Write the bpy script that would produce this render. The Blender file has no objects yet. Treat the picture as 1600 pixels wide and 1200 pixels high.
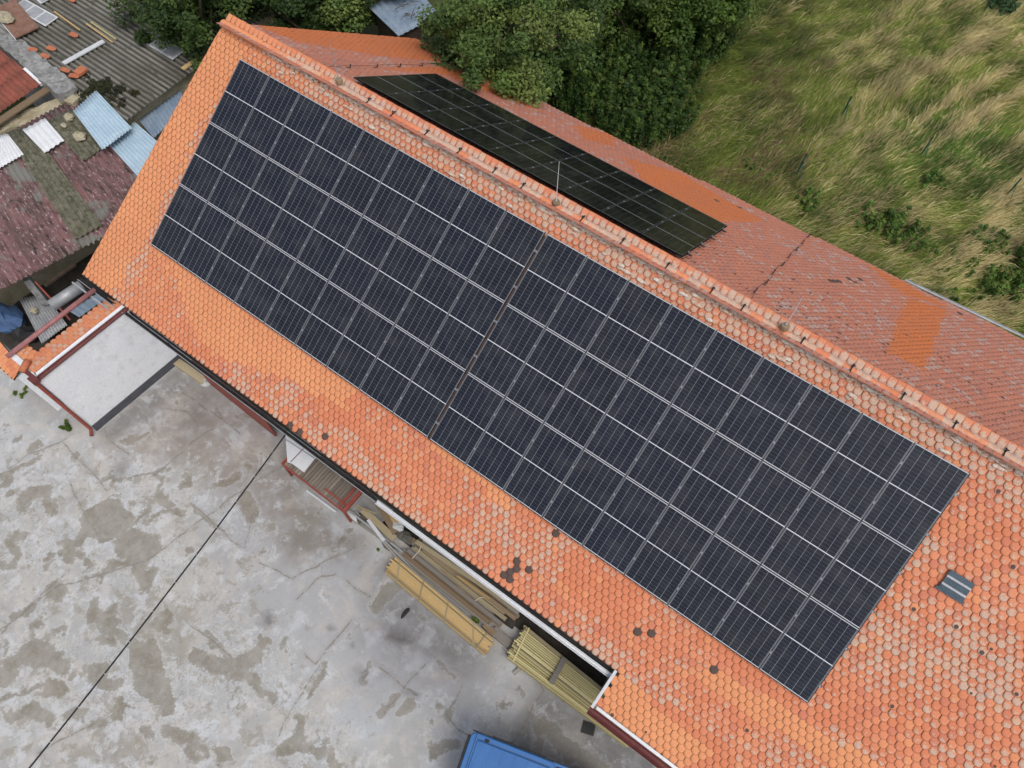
import bpy, math, random
import numpy as np
from mathutils import Vector, Matrix

# ------------------------------------------------------------------ camera, sky, sun, exposure
SC = bpy.context.scene
C = SC.collection
YAW, PITCH = -0.6318, 1.0821
CAM = np.array([16.616, -9.8828, 22.1671])
FPX = 1170.385                      # focal length in pixels of the 1600 px wide photograph
_f = np.array([math.cos(PITCH)*math.sin(YAW), math.cos(PITCH)*math.cos(YAW), -math.sin(PITCH)])
_r = np.array([math.cos(YAW), -math.sin(YAW), 0.0])
_d = np.cross(_f, _r)
cam = bpy.data.cameras.new('camera'); cam.sensor_width = 36; cam.lens = FPX/1600*36
cam.clip_start = .1; cam.clip_end = 1500
camo = bpy.data.objects.new('camera', cam); C.objects.link(camo)
camo.matrix_world = Matrix(((_r[0], -_d[0], -_f[0], CAM[0]), (_r[1], -_d[1], -_f[1], CAM[1]),
                            (_r[2], -_d[2], -_f[2], CAM[2]), (0, 0, 0, 1)))
SC.camera = camo

SUN_EL, SUN_AZ = math.radians(62), math.radians(112)     # azimuth clockwise from +Y
world = bpy.data.worlds.new('World'); SC.world = world; world.use_nodes = True
wn = world.node_tree; bg = wn.nodes['Background']
sky = wn.nodes.new('ShaderNodeTexSky'); sky.sky_type = 'NISHITA'; sky.sun_disc = False
sky.sun_elevation = SUN_EL; sky.sun_rotation = SUN_AZ
sky.air_density = 1.0; sky.dust_density = 3.0
hs = wn.nodes.new('ShaderNodeHueSaturation'); hs.inputs['Saturation'].default_value = .42
wn.links.new(sky.outputs[0], hs.inputs['Color']); wn.links.new(hs.outputs[0], bg.inputs['Color'])
bg.inputs['Strength'].default_value = .15
sun = bpy.data.lights.new('sun', 'SUN'); sun.energy = 1.1; sun.angle = math.radians(24); sun.color = (1, .955, .89)
suno = bpy.data.objects.new('sun', sun); C.objects.link(suno); suno.location = (10, -30, 40)
_sd = Vector((math.sin(SUN_AZ)*math.cos(SUN_EL), math.cos(SUN_AZ)*math.cos(SUN_EL), math.sin(SUN_EL)))
suno.rotation_euler = _sd.to_track_quat('Z', 'Y').to_euler()
SC.view_settings.view_transform = 'Standard'; SC.view_settings.look = 'None'
SC.view_settings.exposure = 0.16; SC.view_settings.gamma = 1

# ------------------------------------------------------------------ surveying helpers
def ray(u, v):
    return _r*(u-800)/FPX + _d*(v-600)/FPX + _f
def hit(u, v, n, p0):
    q = ray(u, v); n = np.array(n, float)
    return CAM + q*(((np.array(p0, float)-CAM)@n)/(q@n))
def at(u, v, z): return hit(u, v, (0, 0, 1), (0, 0, z))
S = .5622; TS, CS, SS = math.tan(S), math.cos(S), math.sin(S)
RY = .651; OFF = .165; RZ = 8+.41-OFF/CS          # ridge line of the tile planes
nF = np.array([0, -SS, CS]); nB = np.array([0, SS, CS])
def front(u, v): return hit(u, v, nF, (0, RY, RZ))
def back(u, v): return hit(u, v, nB, (0, RY, RZ))

rng = np.random.default_rng(7); random.seed(7)
def lattice(seed):
    return np.random.default_rng(seed).random((256, 256))
def vnoise(x, y, seed=0):
    L = lattice(seed); xi = np.floor(x).astype(int); yi = np.floor(y).astype(int)
    fx = x-xi; fy = y-yi; fx = fx*fx*(3-2*fx); fy = fy*fy*(3-2*fy)
    a = L[xi % 256, yi % 256]; b = L[(xi+1) % 256, yi % 256]
    c = L[xi % 256, (yi+1) % 256]; d = L[(xi+1) % 256, (yi+1) % 256]
    return (a*(1-fx)+b*fx)*(1-fy)+(c*(1-fx)+d*fx)*fy
def fbm(x, y, seed=0, octv=5, gain=.5):
    s = 0; a = 1; t = 0
    for o in range(octv):
        s = s+a*vnoise(x*2**o+17*o, y*2**o-9*o, seed+o); t += a; a *= gain
    return s/t
def inpoly(x, y, P):
    r = np.zeros(np.shape(x), bool); n = len(P)
    for i in range(n):
        x0, y0 = P[i][:2]; x1, y1 = P[(i+1) % n][:2]
        c = ((y0 > y) != (y1 > y)) & (x < (x1-x0)*(y-y0)/((y1-y0) if y1 != y0 else 1e-9)+x0)
        r ^= c
    return r
def segdist(x, y, P):
    best = np.full(np.shape(x), 1e9)
    for (x0, y0), (x1, y1) in zip(P[:-1], P[1:]):
        dx, dy = x1-x0, y1-y0; L = dx*dx+dy*dy+1e-12
        t = np.clip(((x-x0)*dx+(y-y0)*dy)/L, 0, 1)
        best = np.minimum(best, np.hypot(x-x0-t*dx, y-y0-t*dy))
    return best

# ------------------------------------------------------------------ object helpers
def tag(o, label=None, cat=None, group=None, kind=None):
    if label: o['label'] = label
    if cat: o['category'] = cat
    if group: o['group'] = group
    if kind: o['kind'] = kind
    return o
def thing(name, label, cat, loc=(0, 0, 0), rot=(0, 0, 0), group=None):
    o = bpy.data.objects.new(name, None); C.objects.link(o)
    o.empty_display_size = .2; o.location = loc; o.rotation_euler = rot
    return tag(o, label, cat, group)
def worldloc(p):
    v = Vector((0, 0, 0))
    while p is not None: v += p.location; p = p.parent
    return v
class MB:
    def __init__(s): s.v = []; s.f = []
    def quad(s, *p):
        n = len(s.v); s.v += [tuple(map(float, q)) for q in p]; s.f.append(tuple(range(n, n+len(p)))); return s
    def box(s, c, d, rz=0, ax=None):
        c = np.array(c, float)
        if ax is None:
            co, si = math.cos(rz), math.sin(rz); ax = ((co, si, 0), (-si, co, 0), (0, 0, 1))
        ax = [np.array(a, float)/np.linalg.norm(a) for a in ax]
        n = len(s.v)
        for k in (-1, 1):
            for i, j in ((-1, -1), (1, -1), (1, 1), (-1, 1)):
                s.v.append(tuple(c+ax[0]*i*d[0]/2+ax[1]*j*d[1]/2+ax[2]*k*d[2]/2))
        for q in ((0, 3, 2, 1), (4, 5, 6, 7), (0, 1, 5, 4), (1, 2, 6, 5), (2, 3, 7, 6), (3, 0, 4, 7)):
            s.f.append(tuple(n+i for i in q))
        return s
    def beam(s, a, b, w, h, up=(0, 0, 1)):
        a = np.array(a, float); b = np.array(b, float); x = b-a; L = np.linalg.norm(x); x /= L
        y = np.cross(up, x); y /= np.linalg.norm(y); z = np.cross(x, y)
        return s.box((a+b)/2, (L, w, h), ax=(x, y, z))
    def tube(s, pts, r, n=8, caps=True):
        pts = [np.array(p, float) for p in pts]; m = len(pts)
        rr = r if hasattr(r, '__len__') else [r]*m
        base = len(s.v); ref = None
        for i, p in enumerate(pts):
            t = pts[min(i+1, m-1)]-pts[max(i-1, 0)]; t = t/np.linalg.norm(t)
            if ref is None: ref = np.array((0, 0, 1.)) if abs(t[2]) < .9 else np.array((1., 0, 0))
            u = np.cross(t, ref); u /= np.linalg.norm(u); w = np.cross(t, u); ref = np.cross(u, t)
            for k in range(n):
                a = 2*math.pi*k/n; s.v.append(tuple(p+rr[i]*(math.cos(a)*u+math.sin(a)*w)))
        for i in range(m-1):
            for k in range(n):
                a = base+i*n+k; b = base+i*n+(k+1) % n
                s.f.append((a, b, b+n, a+n))
        if caps:
            s.f.append(tuple(base+k for k in range(n))[::-1]); s.f.append(tuple(base+(m-1)*n+k for k in range(n)))
        return s
    def prism(s, poly, z0, z1):
        n = len(s.v); m = len(poly)
        for z in (z0, z1):
            for p in poly: s.v.append((float(p[0]), float(p[1]), float(z)))
        s.f.append(tuple(range(n, n+m))[::-1]); s.f.append(tuple(range(n+m, n+2*m)))
        for i in range(m): s.f.append((n+i, n+(i+1) % m, n+m+(i+1) % m, n+m+i))
        return s
    def trough(s, a, b, r, th=.012, n=8):
        """half-round gutter open at the top"""
        a = np.array(a, float); b = np.array(b, float); x = (b-a)/np.linalg.norm(b-a)
        y = np.cross((0, 0, 1), x); y /= np.linalg.norm(y)
        prof = [(math.cos(math.pi+math.pi*k/n)*r, math.sin(math.pi+math.pi*k/n)*r) for k in range(n+1)]
        prof += [(math.cos(-math.pi*k/n)*(r-th), math.sin(-math.pi*k/n)*(r-th)) for k in range(n+1)]
        base = len(s.v); m = len(prof)
        for p in (a, b):
            for (u, w) in prof: s.v.append(tuple(p+y*u+np.array((0, 0, w))))
        for i in range(m):
            j = (i+1) % m; s.f.append((base+i, base+j, base+m+j, base+m+i))
        s.f.append(tuple(range(base, base+m))); s.f.append(tuple(range(base+m, base+2*m))[::-1])
        return s
    def build(s, name, mat, parent=None, local=False, smooth=False, bevel=0):
        me = bpy.data.meshes.new(name)
        v = np.array(s.v)
        if parent is not None and not local: v = v-np.array(worldloc(parent))
        me.from_pydata(v.tolist(), [], s.f); me.materials.append(mat); me.update()
        if smooth: me.shade_smooth()
        o = bpy.data.objects.new(name, me); C.objects.link(o)
        if parent is not None: o.parent = parent
        import bmesh
        bm = bmesh.new(); bm.from_mesh(me); bmesh.ops.recalc_face_normals(bm, faces=bm.faces)
        bm.to_mesh(me); bm.free()
        if bevel:
            md = o.modifiers.new('bevel', 'BEVEL'); md.width = bevel; md.segments = 2; md.limit_method = 'ANGLE'
        return o
def mesh_np(name, V, faces, mat, parent=None, attrs={}, smooth=False):
    """faces: list of (M,k) int arrays"""
    me = bpy.data.meshes.new(name)
    V = np.asarray(V, np.float32)
    if parent is not None: V = V-np.array(worldloc(parent), np.float32)
    loops = np.concatenate([f.ravel() for f in faces]).astype(np.int32)
    tot = np.concatenate([np.full(len(f), f.shape[1], np.int32) for f in faces])
    st = np.concatenate([[0], np.cumsum(tot)[:-1]]).astype(np.int32)
    me.vertices.add(len(V)); me.vertices.foreach_set('co', V.ravel())
    me.loops.add(len(loops)); me.loops.foreach_set('vertex_index', loops)
    me.polygons.add(len(tot)); me.polygons.foreach_set('loop_start', st); me.polygons.foreach_set('loop_total', tot)
    for k, a in attrs.items():
        a = np.asarray(a, np.float32)
        if a.shape[1] == 4:
            t = me.attributes.new(k, 'FLOAT_COLOR', 'POINT'); t.data.foreach_set('color', a.ravel())
        else:
            t = me.attributes.new(k, 'FLOAT_VECTOR', 'POINT'); t.data.foreach_set('vector', a.ravel())
    me.materials.append(mat); me.update(calc_edges=True)
    if smooth: me.shade_smooth()
    o = bpy.data.objects.new(name, me); C.objects.link(o)
    if parent is not None: o.parent = parent
    return o

# ------------------------------------------------------------------ material helpers
class NT:
    def __init__(s, name):
        s.m = bpy.data.materials.new(name); s.m.use_nodes = True; s.t = s.m.node_tree
        s.b = s.t.nodes['Principled BSDF']; s.b.inputs['Specular IOR Level'].default_value = .3
    def n(s, typ, **kw):
        o = s.t.nodes.new(typ)
        for k, v in kw.items(): setattr(o, k, v)
        return o
    def set(s, sock, v):
        if hasattr(v, 'links') or isinstance(v, bpy.types.NodeSocket): s.t.links.new(v, sock)
        else:
            if isinstance(v, (tuple, list)) and len(v) == 3 and sock.type == 'RGBA': v = (*v, 1)
            sock.default_value = v
    def math(s, op, a, b=0.0, c=0.0, clamp=False):
        o = s.n('ShaderNodeMath', operation=op, use_clamp=clamp)
        for i, q in enumerate((a, b, c)): s.set(o.inputs[i], q)
        return o.outputs[0]
    def mix(s, f, a, b, mode='MIX'):
        o = s.n('ShaderNodeMix', data_type='RGBA', blend_type=mode)
        s.set(o.inputs[0], f); s.set(o.inputs[6], a); s.set(o.inputs[7], b); return o.outputs[2]
    def noise(s, sc, det=4, rough=.55, vec=None, dist=0, col=False):
        o = s.n('ShaderNodeTexNoise'); o.inputs['Scale'].default_value = sc; o.inputs['Detail'].default_value = det
        o.inputs['Roughness'].default_value = rough; o.inputs['Distortion'].default_value = dist
        s.set(o.inputs['Vector'], vec if vec is not None else s.pos()); return o.outputs[1 if col else 0]
    def pos(s):
        if not hasattr(s, '_p'): s._p = s.n('ShaderNodeNewGeometry').outputs['Position']
        return s._p
    def obj(s):
        if not hasattr(s, '_o'): s._o = s.n('ShaderNodeTexCoord').outputs['Object']
        return s._o
    def attr(s, name):
        return s.n('ShaderNodeAttribute', attribute_name=name)
    def sep(s, v):
        o = s.n('ShaderNodeSeparateXYZ'); s.set(o.inputs[0], v); return o.outputs
    def step(s, v, a, b, lo=0.0, hi=1.0):
        o = s.n('ShaderNodeMapRange', interpolation_type='SMOOTHSTEP')
        for k, q in zip(('Value', 'From Min', 'From Max', 'To Min', 'To Max'), (v, a, b, lo, hi)): s.set(o.inputs[k], q)
        return o.outputs[0]
    def scale(s, v, sc):
        o = s.n('ShaderNodeMapping'); s.set(o.inputs['Vector'], v); o.inputs['Scale'].default_value = sc; return o.outputs[0]
    def bump(s, h, dist=.01, st=.6):
        o = s.n('ShaderNodeBump'); o.inputs['Distance'].default_value = dist; o.inputs['Strength'].default_value = st
        s.set(o.inputs['Height'], h); s.t.links.new(o.outputs[0], s.b.inputs['Normal'])
    def out(s, col, rough=.8, metal=0.0, spec=None):
        s.set(s.b.inputs['Base Color'], col); s.set(s.b.inputs['Roughness'], rough); s.set(s.b.inputs['Metallic'], metal)
        if spec is not None: s.b.inputs['Specular IOR Level'].default_value = spec
        return s.m
def worn(name, c1, c2, sc=3, rough=.8, metal=0.0, stain=None, amt=.35, fine=25, bump=.004, spec=.3, vec=None):
    """a painted or weathered surface: two tones, a stain colour in patches and fine grain"""
    t = NT(name); v = vec(t) if vec else t.pos()
    col = t.mix(t.step(t.noise(sc, 5, .6, v), .35, .65), c1, c2)
    if stain: col = t.mix(t.step(t.noise(sc*2.3, 6, .65, v), 1-amt-.12, 1-amt+.12), col, stain)
    if vec:
        inf = t.n('ShaderNodeObjectInfo').outputs['Random']
        col = t.mix(t.math('MULTIPLY', inf, .75), col, tuple(q*.5 for q in c1)); col = t.mix(t.step(t.math('FRACT', t.math('MULTIPLY', inf, 7.0)), .5, 1.0, 0, .8), col, tuple(min(q*1.12, .8) for q in c2))
        gr = t.noise(sc*5, 4, .7, v); col = t.mix(t.step(gr, .5, .72, 0, .6), col, tuple(q*.5 for q in c1)); col = t.mix(t.step(t.noise(9, 2, .5, t.scale(t.obj(), (1, 1.6, 1.6))), .70, .76, 0, .7), col, tuple(q*.3 for q in c1))
    n = t.noise(fine, 3, .6, v)
    col = t.mix(t.step(n, .2, .8, .0, .35), col, tuple(q*.62 for q in c1))
    t.bump(n, bump); return t.out(col, rough, metal, spec)
def along(sx, sy, sz): return lambda t: t.scale(t.obj(), (sx, sy, sz))

M = {}
M['white_wall'] = worn('white_wall', (.76, .78, .81), (.80, .81, .82), 1.2, .9, stain=(.64, .65, .66), amt=.4, fine=14)
M['plinth'] = worn('plinth', (.07, .075, .09), (.10, .10, .115), 3, .8, stain=(.2, .2, .2), amt=.28)
M['maroon'] = worn('maroon', (.13, .035, .035), (.17, .05, .045), 4, .45, stain=(.09, .035, .03), amt=.4)
M['rust_red'] = worn('rust_red', (.27, .06, .045), (.33, .085, .06), 5, .6, stain=(.14, .05, .04), amt=.4)
M['mauve'] = worn('mauve', (.30, .13, .13), (.36, .17, .17), 4, .5, stain=(.17, .07, .07), amt=.35)
M['zinc'] = worn('zinc', (.66, .67, .69), (.74, .75, .76), 3, .45, .25, stain=(.45, .45, .45), amt=.3)
M['dark_gutter'] = worn('dark_gutter', (.05, .042, .04), (.09, .07, .065), 6, .7, stain=(.16, .15, .14), amt=.3)
M['grey_metal'] = worn('grey_metal', (.35, .36, .38), (.45, .46, .47), 4, .5, .3, stain=(.25, .2, .16), amt=.3)
M['alu'] = worn('alu', (.24, .245, .26), (.28, .285, .30), 8, .45, .2, fine=60, bump=.001)
M['alu_dark'] = worn('alu_dark', (.10, .105, .11), (.14, .145, .15), 8, .4, .6, fine=60, bump=.001)
M['black_rubber'] = worn('black_rubber', (.015, .015, .017), (.03, .03, .03), 6, .6)
M['gap_shade_black'] = worn('gap_shade_black', (.006, .006, .007), (.009, .009, .010), 6, .9, spec=.04, bump=0)
M['wood_dark'] = worn('wood_dark', (.05, .035, .025), (.08, .055, .04), 6, .9)
M['wood_yellow'] = worn('wood_yellow', (.60, .40, .17), (.68, .49, .24), 5, .75, stain=(.42, .26, .10), amt=.32, vec=along(1, 14, 14))
M['wood_green'] = worn('wood_green', (.55, .47, .22), (.64, .56, .30), 5, .75, stain=(.40, .42, .22), amt=.34, vec=along(1, 14, 14))
M['wood_grey'] = worn('wood_grey', (.27, .245, .215), (.36, .33, .30), 4, .9, stain=(.18, .15, .12), amt=.36, vec=along(1, 14, 14))
M['wood_brown'] = worn('wood_brown', (.27, .19, .115), (.34, .25, .16), 4, .85, stain=(.17, .12, .08), amt=.36, vec=along(1, 14, 14))
M['wood_tan'] = worn('wood_tan', (.40, .33, .20), (.46, .38, .25), 4, .85, stain=(.25, .19, .12), amt=.36, vec=along(1, 14, 14))
M['slat'] = worn('slat', (.22, .18, .145), (.31, .26, .21), 5, .9, stain=(.13, .10, .08), amt=.4, vec=along(10, 1, 10))
M['bark'] = worn('bark', (.09, .065, .045), (.13, .10, .075), 6, .95, fine=18, bump=.02)
M['stone'] = worn('stone', (.36, .32, .22), (.45, .40, .29), 5, .95, stain=(.22, .2, .15), amt=.35, fine=12, bump=.02)
M['ruin_plaster'] = worn('ruin_plaster', (.36, .31, .20), (.46, .41, .29), 2.5, .95, stain=(.22, .15, .09), amt=.34, fine=9, bump=.03)
M['coping'] = worn('coping', (.22, .22, .22), (.34, .34, .33), 3, .95, stain=(.10, .10, .09), amt=.40, fine=8, bump=.03)
M['brick'] = worn('brick', (.42, .14, .07), (.52, .20, .10), 6, .9, stain=(.2, .1, .07), amt=.3)
M['loose_tile'] = worn('loose_tile', (.44, .14, .075), (.50, .18, .09), 6, .85)
M['white_sheet'] = worn('white_sheet', (.68, .69, .71), (.74, .75, .77), 3, .5, stain=(.5, .5, .5), amt=.22)
M['blue_sheet'] = worn('blue_sheet', (.40, .53, .63), (.47, .60, .70), 2.5, .45, stain=(.30, .36, .42), amt=.3)
M['blue_dull'] = worn('blue_dull', (.20, .27, .36), (.27, .34, .42), 2.5, .5, stain=(.16, .18, .2), amt=.35)
M['tarp_blue'] = worn('tarp_blue', (.05, .10, .22), (.09, .16, .30), 4, .5)
M['fibre_grey'] = worn('fibre_grey', (.12, .115, .095), (.20, .19, .165), 1.5, .95, stain=(.055, .055, .04), amt=.43, fine=14, bump=.004)
M['fibre_olive'] = worn('fibre_olive', (.13, .125, .085), (.20, .19, .14), 3, .95, stain=(.06, .06, .035), amt=.44, fine=9, bump=.01)
M['van_blue'] = worn('van_blue', (.028, .13, .36), (.04, .155, .40), 1.5, .38, stain=(.05, .12, .27), amt=.3, fine=30, bump=.0006, spec=.5)
M['glass_dark'] = worn('glass_dark', (.01, .012, .015), (.014, .016, .02), 3, .08, spec=.5, bump=0)
M['post_green'] = worn('post_green', (.02, .10, .075), (.03, .13, .10), 6, .5)
M['rock_white'] = worn('rock_white', (.5, .5, .5), (.6, .6, .6), 6, .9)
M['straw_rope'] = worn('straw_rope', (.6, .55, .42), (.66, .6, .48), 6, .9)
M['soil_dark'] = worn('soil_dark', (.035, .03, .025), (.07, .06, .05), 2, .95, stain=(.1, .09, .08), amt=.3)
M['skylight_metal'] = worn('skylight_metal', (.05, .075, .10), (.07, .095, .12), 4, .35, .4)

def roof_sheet_pink():
    t = NT('fibre_pink'); v = t.scale(t.pos(), (.38, 1, 1))
    col = t.mix(t.step(t.noise(2.2, 5, .6, v), .35, .65), (.215, .115, .115), (.135, .082, .08))
    col = t.mix(t.step(t.noise(5.5, 5, .72, v), .53, .64), col, (.045, .034, .032))
    col = t.mix(t.step(t.noise(12, 4, .72, v), .56, .66), col, (.46, .37, .35))
    col = t.mix(t.step(t.noise(.9, 5, .62), .54, .64), col, (.20, .195, .175))
    t.bump(t.noise(16, 4), .01); return t.out(col, .95)
M['fibre_pink'] = roof_sheet_pink()
def valley_tone():
    t = NT('fibre_grey_roof'); p = t.sep(t.pos()); v = t.scale(t.pos(), (.4, 1, 1))
    w = t.math('SINE', t.math('MULTIPLY', t.math('DIVIDE', t.math('SUBTRACT', 9.5, p[1]), 11.25), 2*math.pi*58))
    c = t.mix(t.step(t.noise(1.2, 5, .6, v), .35, .65), (.15, .14, .12), (.23, .22, .195))
    c = t.mix(t.step(w, .45, -.7, 0, .85), c, (.055, .052, .040))          # darker tone along the valleys
    c = t.mix(t.step(t.noise(4, 6, .7, v), .52, .68, 0, .8), c, (.06, .058, .042))
    c = t.mix(t.step(t.noise(13, 4, .7), .60, .72, 0, .7), c, (.30, .29, .26))
    t.bump(t.noise(20, 4), .006); return t.out(c, .95)
M['fibre_grey_roof'] = valley_tone()

def tile_mat(name, A, B, D, NEW, lich1, lich2, soft=1.0):
    t = NT(name); at_ = t.attr('tcol'); s = t.n('ShaderNodeSeparateColor'); t.set(s.inputs[0], at_.outputs['Color'])
    hue, lich, dark = s.outputs[0], s.outputs[1], s.outputs[2]; new = at_.outputs['Alpha']
    uv = t.sep(t.attr('tuv').outputs['Vector'])
    col = t.mix(t.step(hue, .25, .6), A, B); col = t.mix(t.step(hue, .78, .95), col, D)
    col = t.mix(new, col, NEW)
    big = t.noise(.8, 4); col = t.mix(t.step(big, .3, .7, 0, .22), col, tuple(q*.78 for q in A))
    nz = t.noise(17, 6, .72); fine = t.noise(60, 3, .7)
    r = t.math('SQRT', t.math('ADD', t.math('POWER', uv[0], 2.0), t.math('POWER', uv[1], 2.0)))
    m = t.math('SUBTRACT', t.math('ADD', t.math('MULTIPLY', lich, 1.06), t.math('MULTIPLY', t.math('SUBTRACT', nz, .5), 3.2)), t.math('MULTIPLY', r, .95*soft))
    mask = t.step(m, -.08, .58, 0, .84)
    mask = t.math('MULTIPLY', mask, t.step(t.noise(34, 4, .7), .34, .58, .38, 1.0))
    edge = t.step(t.math('ABSOLUTE', t.math('SUBTRACT', m, .0)), .0, .14, .28, 0.0)
    col = t.mix(edge, col, tuple(q*.62 for q in D))
    lc = t.mix(t.step(t.noise(6, 3), .35, .65), lich1, lich2)
    lc = t.mix(t.step(fine, .50, .68, 0, .55), lc, (.26, .23, .19))
    col = t.mix(mask, col, lc)
    col = t.mix(t.step(fine, .55, .85, 0, .35), col, tuple(q*.45 for q in A))
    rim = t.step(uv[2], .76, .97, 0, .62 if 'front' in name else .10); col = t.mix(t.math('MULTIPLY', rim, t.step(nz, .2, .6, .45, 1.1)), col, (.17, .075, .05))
    # grime settled along the joints between tiles
    dm = t.step(t.math('SUBTRACT', t.math('MULTIPLY', dark, .95), r), -.08, .05)
    col = t.mix(dm, col, (.10, .07, .06))
    t.bump(t.noise(45, 4, .7), .006, .5); return t.out(col, .88, 0, .2)
M['tile_front'] = tile_mat('tile_front', (.64, .215, .11), (.69, .255, .135), (.58, .20, .12), (.74, .315, .145), (.56, .475, .37), (.47, .43, .36))
M['tile_back'] = tile_mat('tile_back', (.50, .20, .135), (.54, .205, .13), (.43, .185, .14), (.60, .175, .055), (.50, .43, .39), (.38, .35, .34), .8)

def cell_mat(name, base, linec, vis):
    """photovoltaic laminate: 6 x 22 half cells, white mid bar, fine bus lines"""
    W_, L_ = 1.118, 1.9195
    t = NT(name); p = t.sep(t.obj()); inf = t.n('ShaderNodeObjectInfo').outputs['Random']
    u = t.math('DIVIDE', t.math('ADD', p[0], W_/2-.016), (W_-.032)/6)
    fu = t.math('ABSOLUTE', t.math('SUBTRACT', t.math('FRACT', u), .5))
    half = t.math('ABSOLUTE', p[1])
    v = t.math('DIVIDE', t.math('SUBTRACT', half, .011), (L_/2-.025)/11)
    fv = t.math('ABSOLUTE', t.math('SUBTRACT', t.math('FRACT', v), .5))
    lu = t.step(fu, .5-.0036/.18, .5-.0022/.18); lv = t.step(fv, .5-.0022/.086, .5-.0012/.086)
    cellid = t.n('ShaderNodeTexWhiteNoise', noise_dimensions='3D')
    cv = t.n('ShaderNodeCombineXYZ'); t.set(cv.inputs[0], t.math('FLOOR', u)); t.set(cv.inputs[1], t.math('ADD', t.math('FLOOR', v), t.math('MULTIPLY', t.math('SIGN', p[1]), 40.0))); t.set(cv.inputs[2], inf)
    t.set(cellid.inputs['Vector'], cv.outputs[0])
    c = t.mix(t.math('MULTIPLY', cellid.outputs['Value'], .6), base, tuple(q*1.5 for q in base))
    c = t.mix(t.math('MULTIPLY', inf, .5), c, tuple(b*k for b, k in zip(base, (1.0, 1.15, 1.5))))
    edge = t.step(t.math('ABSOLUTE', p[0]), W_/2-.014, W_/2-.011); end_glint = t.step(half, L_/2-.015, L_/2-.012)
    c = t.mix(t.math('MULTIPLY', lv, .26*vis), c, linec)
    c = t.mix(t.math('MULTIPLY', lu, .62*vis), c, linec)
    c = t.mix(t.math('MULTIPLY', edge, .12), c, linec)
    c = t.mix(end_glint, c, (.55*vis, .56*vis, .60*vis))  # white backsheet ends, bright to imitate sky glint on the horizontal frame bars
    c = t.mix(t.step(half, .0105, .008), c, (.62*vis, .63*vis, .67*vis))
    dust = t.noise(2.3, 5, .6); c = t.mix(t.step(dust, .4, .75, 0, .05), c, (.35, .33, .30))
    c = t.mix(t.step(t.noise(90, 2, .5), .72, .78, 0, .10), c, (.4, .4, .4))
    t.b.inputs['IOR'].default_value = 1.42
    return t.out(c, .10, 0, .38)
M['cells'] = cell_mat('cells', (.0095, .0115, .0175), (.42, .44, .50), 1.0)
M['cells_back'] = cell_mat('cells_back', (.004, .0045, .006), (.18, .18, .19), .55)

def leaf_mat(name, rough=.55):
    t = NT(name); a = t.attr('lcol').outputs['Color']
    n = t.noise(7, 3); c = t.mix(t.step(n, .3, .7, 0, .35), a, (.02, .035, .008))
    t.set(t.b.inputs['Base Color'], c); t.b.inputs['Roughness'].default_value = rough
    t.b.inputs['Specular IOR Level'].default_value = .25
    tr = t.n('ShaderNodeBsdfTranslucent'); t.set(tr.inputs['Color'], c)
    mx = t.n('ShaderNodeMixShader'); mx.inputs[0].default_value = .22
    t.t.links.new(t.b.outputs[0], mx.inputs[1]); t.t.links.new(tr.outputs[0], mx.inputs[2])
    t.t.links.new(mx.outputs[0], t.t.nodes['Material Output'].inputs['Surface'])
    return t.m
M['leaf'] = leaf_mat('leaf'); M['grass'] = leaf_mat('grass', .7)

# ================================================================== THE SETTING
# bare earth / meadow soil reaching to the horizon
t = NT('ground_soil')
c = t.mix(t.step(t.noise(.35, 5), .35, .65), (.045, .06, .018), (.085, .085, .032))
c = t.mix(t.step(t.noise(1.6, 5), .5, .7), c, (.10, .075, .045)); t.bump(t.noise(5, 5), .08)
M['ground_soil'] = t.out(c, .95)
g = MB().quad((-600, -600, 0), (600, -600, 0), (600, 600, 0), (-600, 600, 0)).build('ground', M['ground_soil'])
tag(g, kind='structure')

# ---- concrete yard: measured stains, joints and cracks stored as fields on a fine grid
def z5(l): return [(x/2.6667, 580+y/2.6667) for x, y in l]
def za(l): return [(x/4, 900+y/4) for x, y in l]
def zb(l): return [(400+x/4, 900+y/4) for x, y in l]
def zc(l): return [(760+x/5, 960+y/5) for x, y in l]
patch_poly = [
 z5([(330,620),(400,560),(540,500),(470,535),(570,600),(560,650),(440,720),(380,690),(300,730),(320,800),(260,790),(240,710),(300,690)]),
 za([(800,400),(960,390),(1040,560),(1090,660),(1110,840),(1060,870),(960,800),(840,680)]),
 za([(700,760),(780,740),(760,900),(690,880)]),
 za([(1340,1080),(1440,1100),(1470,1190),(1360,1210)]),
]
half_poly = [
 za([(1000,190),(1240,150),(1220,300),(1200,550),(1060,620),(960,390),(860,420),(800,330)]),
 za([(740,120),(900,80),(1010,110),(980,200),(860,300),(740,320),(700,240)]),
 za([(300,1190),(430,1080),(700,980),(880,1000),(930,1190)]),
 za([(560,700),(700,720),(820,800),(760,930),(620,900)]),
 z5([(1190,560),(1270,530),(1400,600),(1340,640),(1320,780),(1240,740)]),
 z5([(1340,780),(1360,690),(1480,640),(1530,700),(1400,790)]),
 z5([(100,550),(200,480),(300,560),(240,600),(150,580)]),
]
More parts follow.
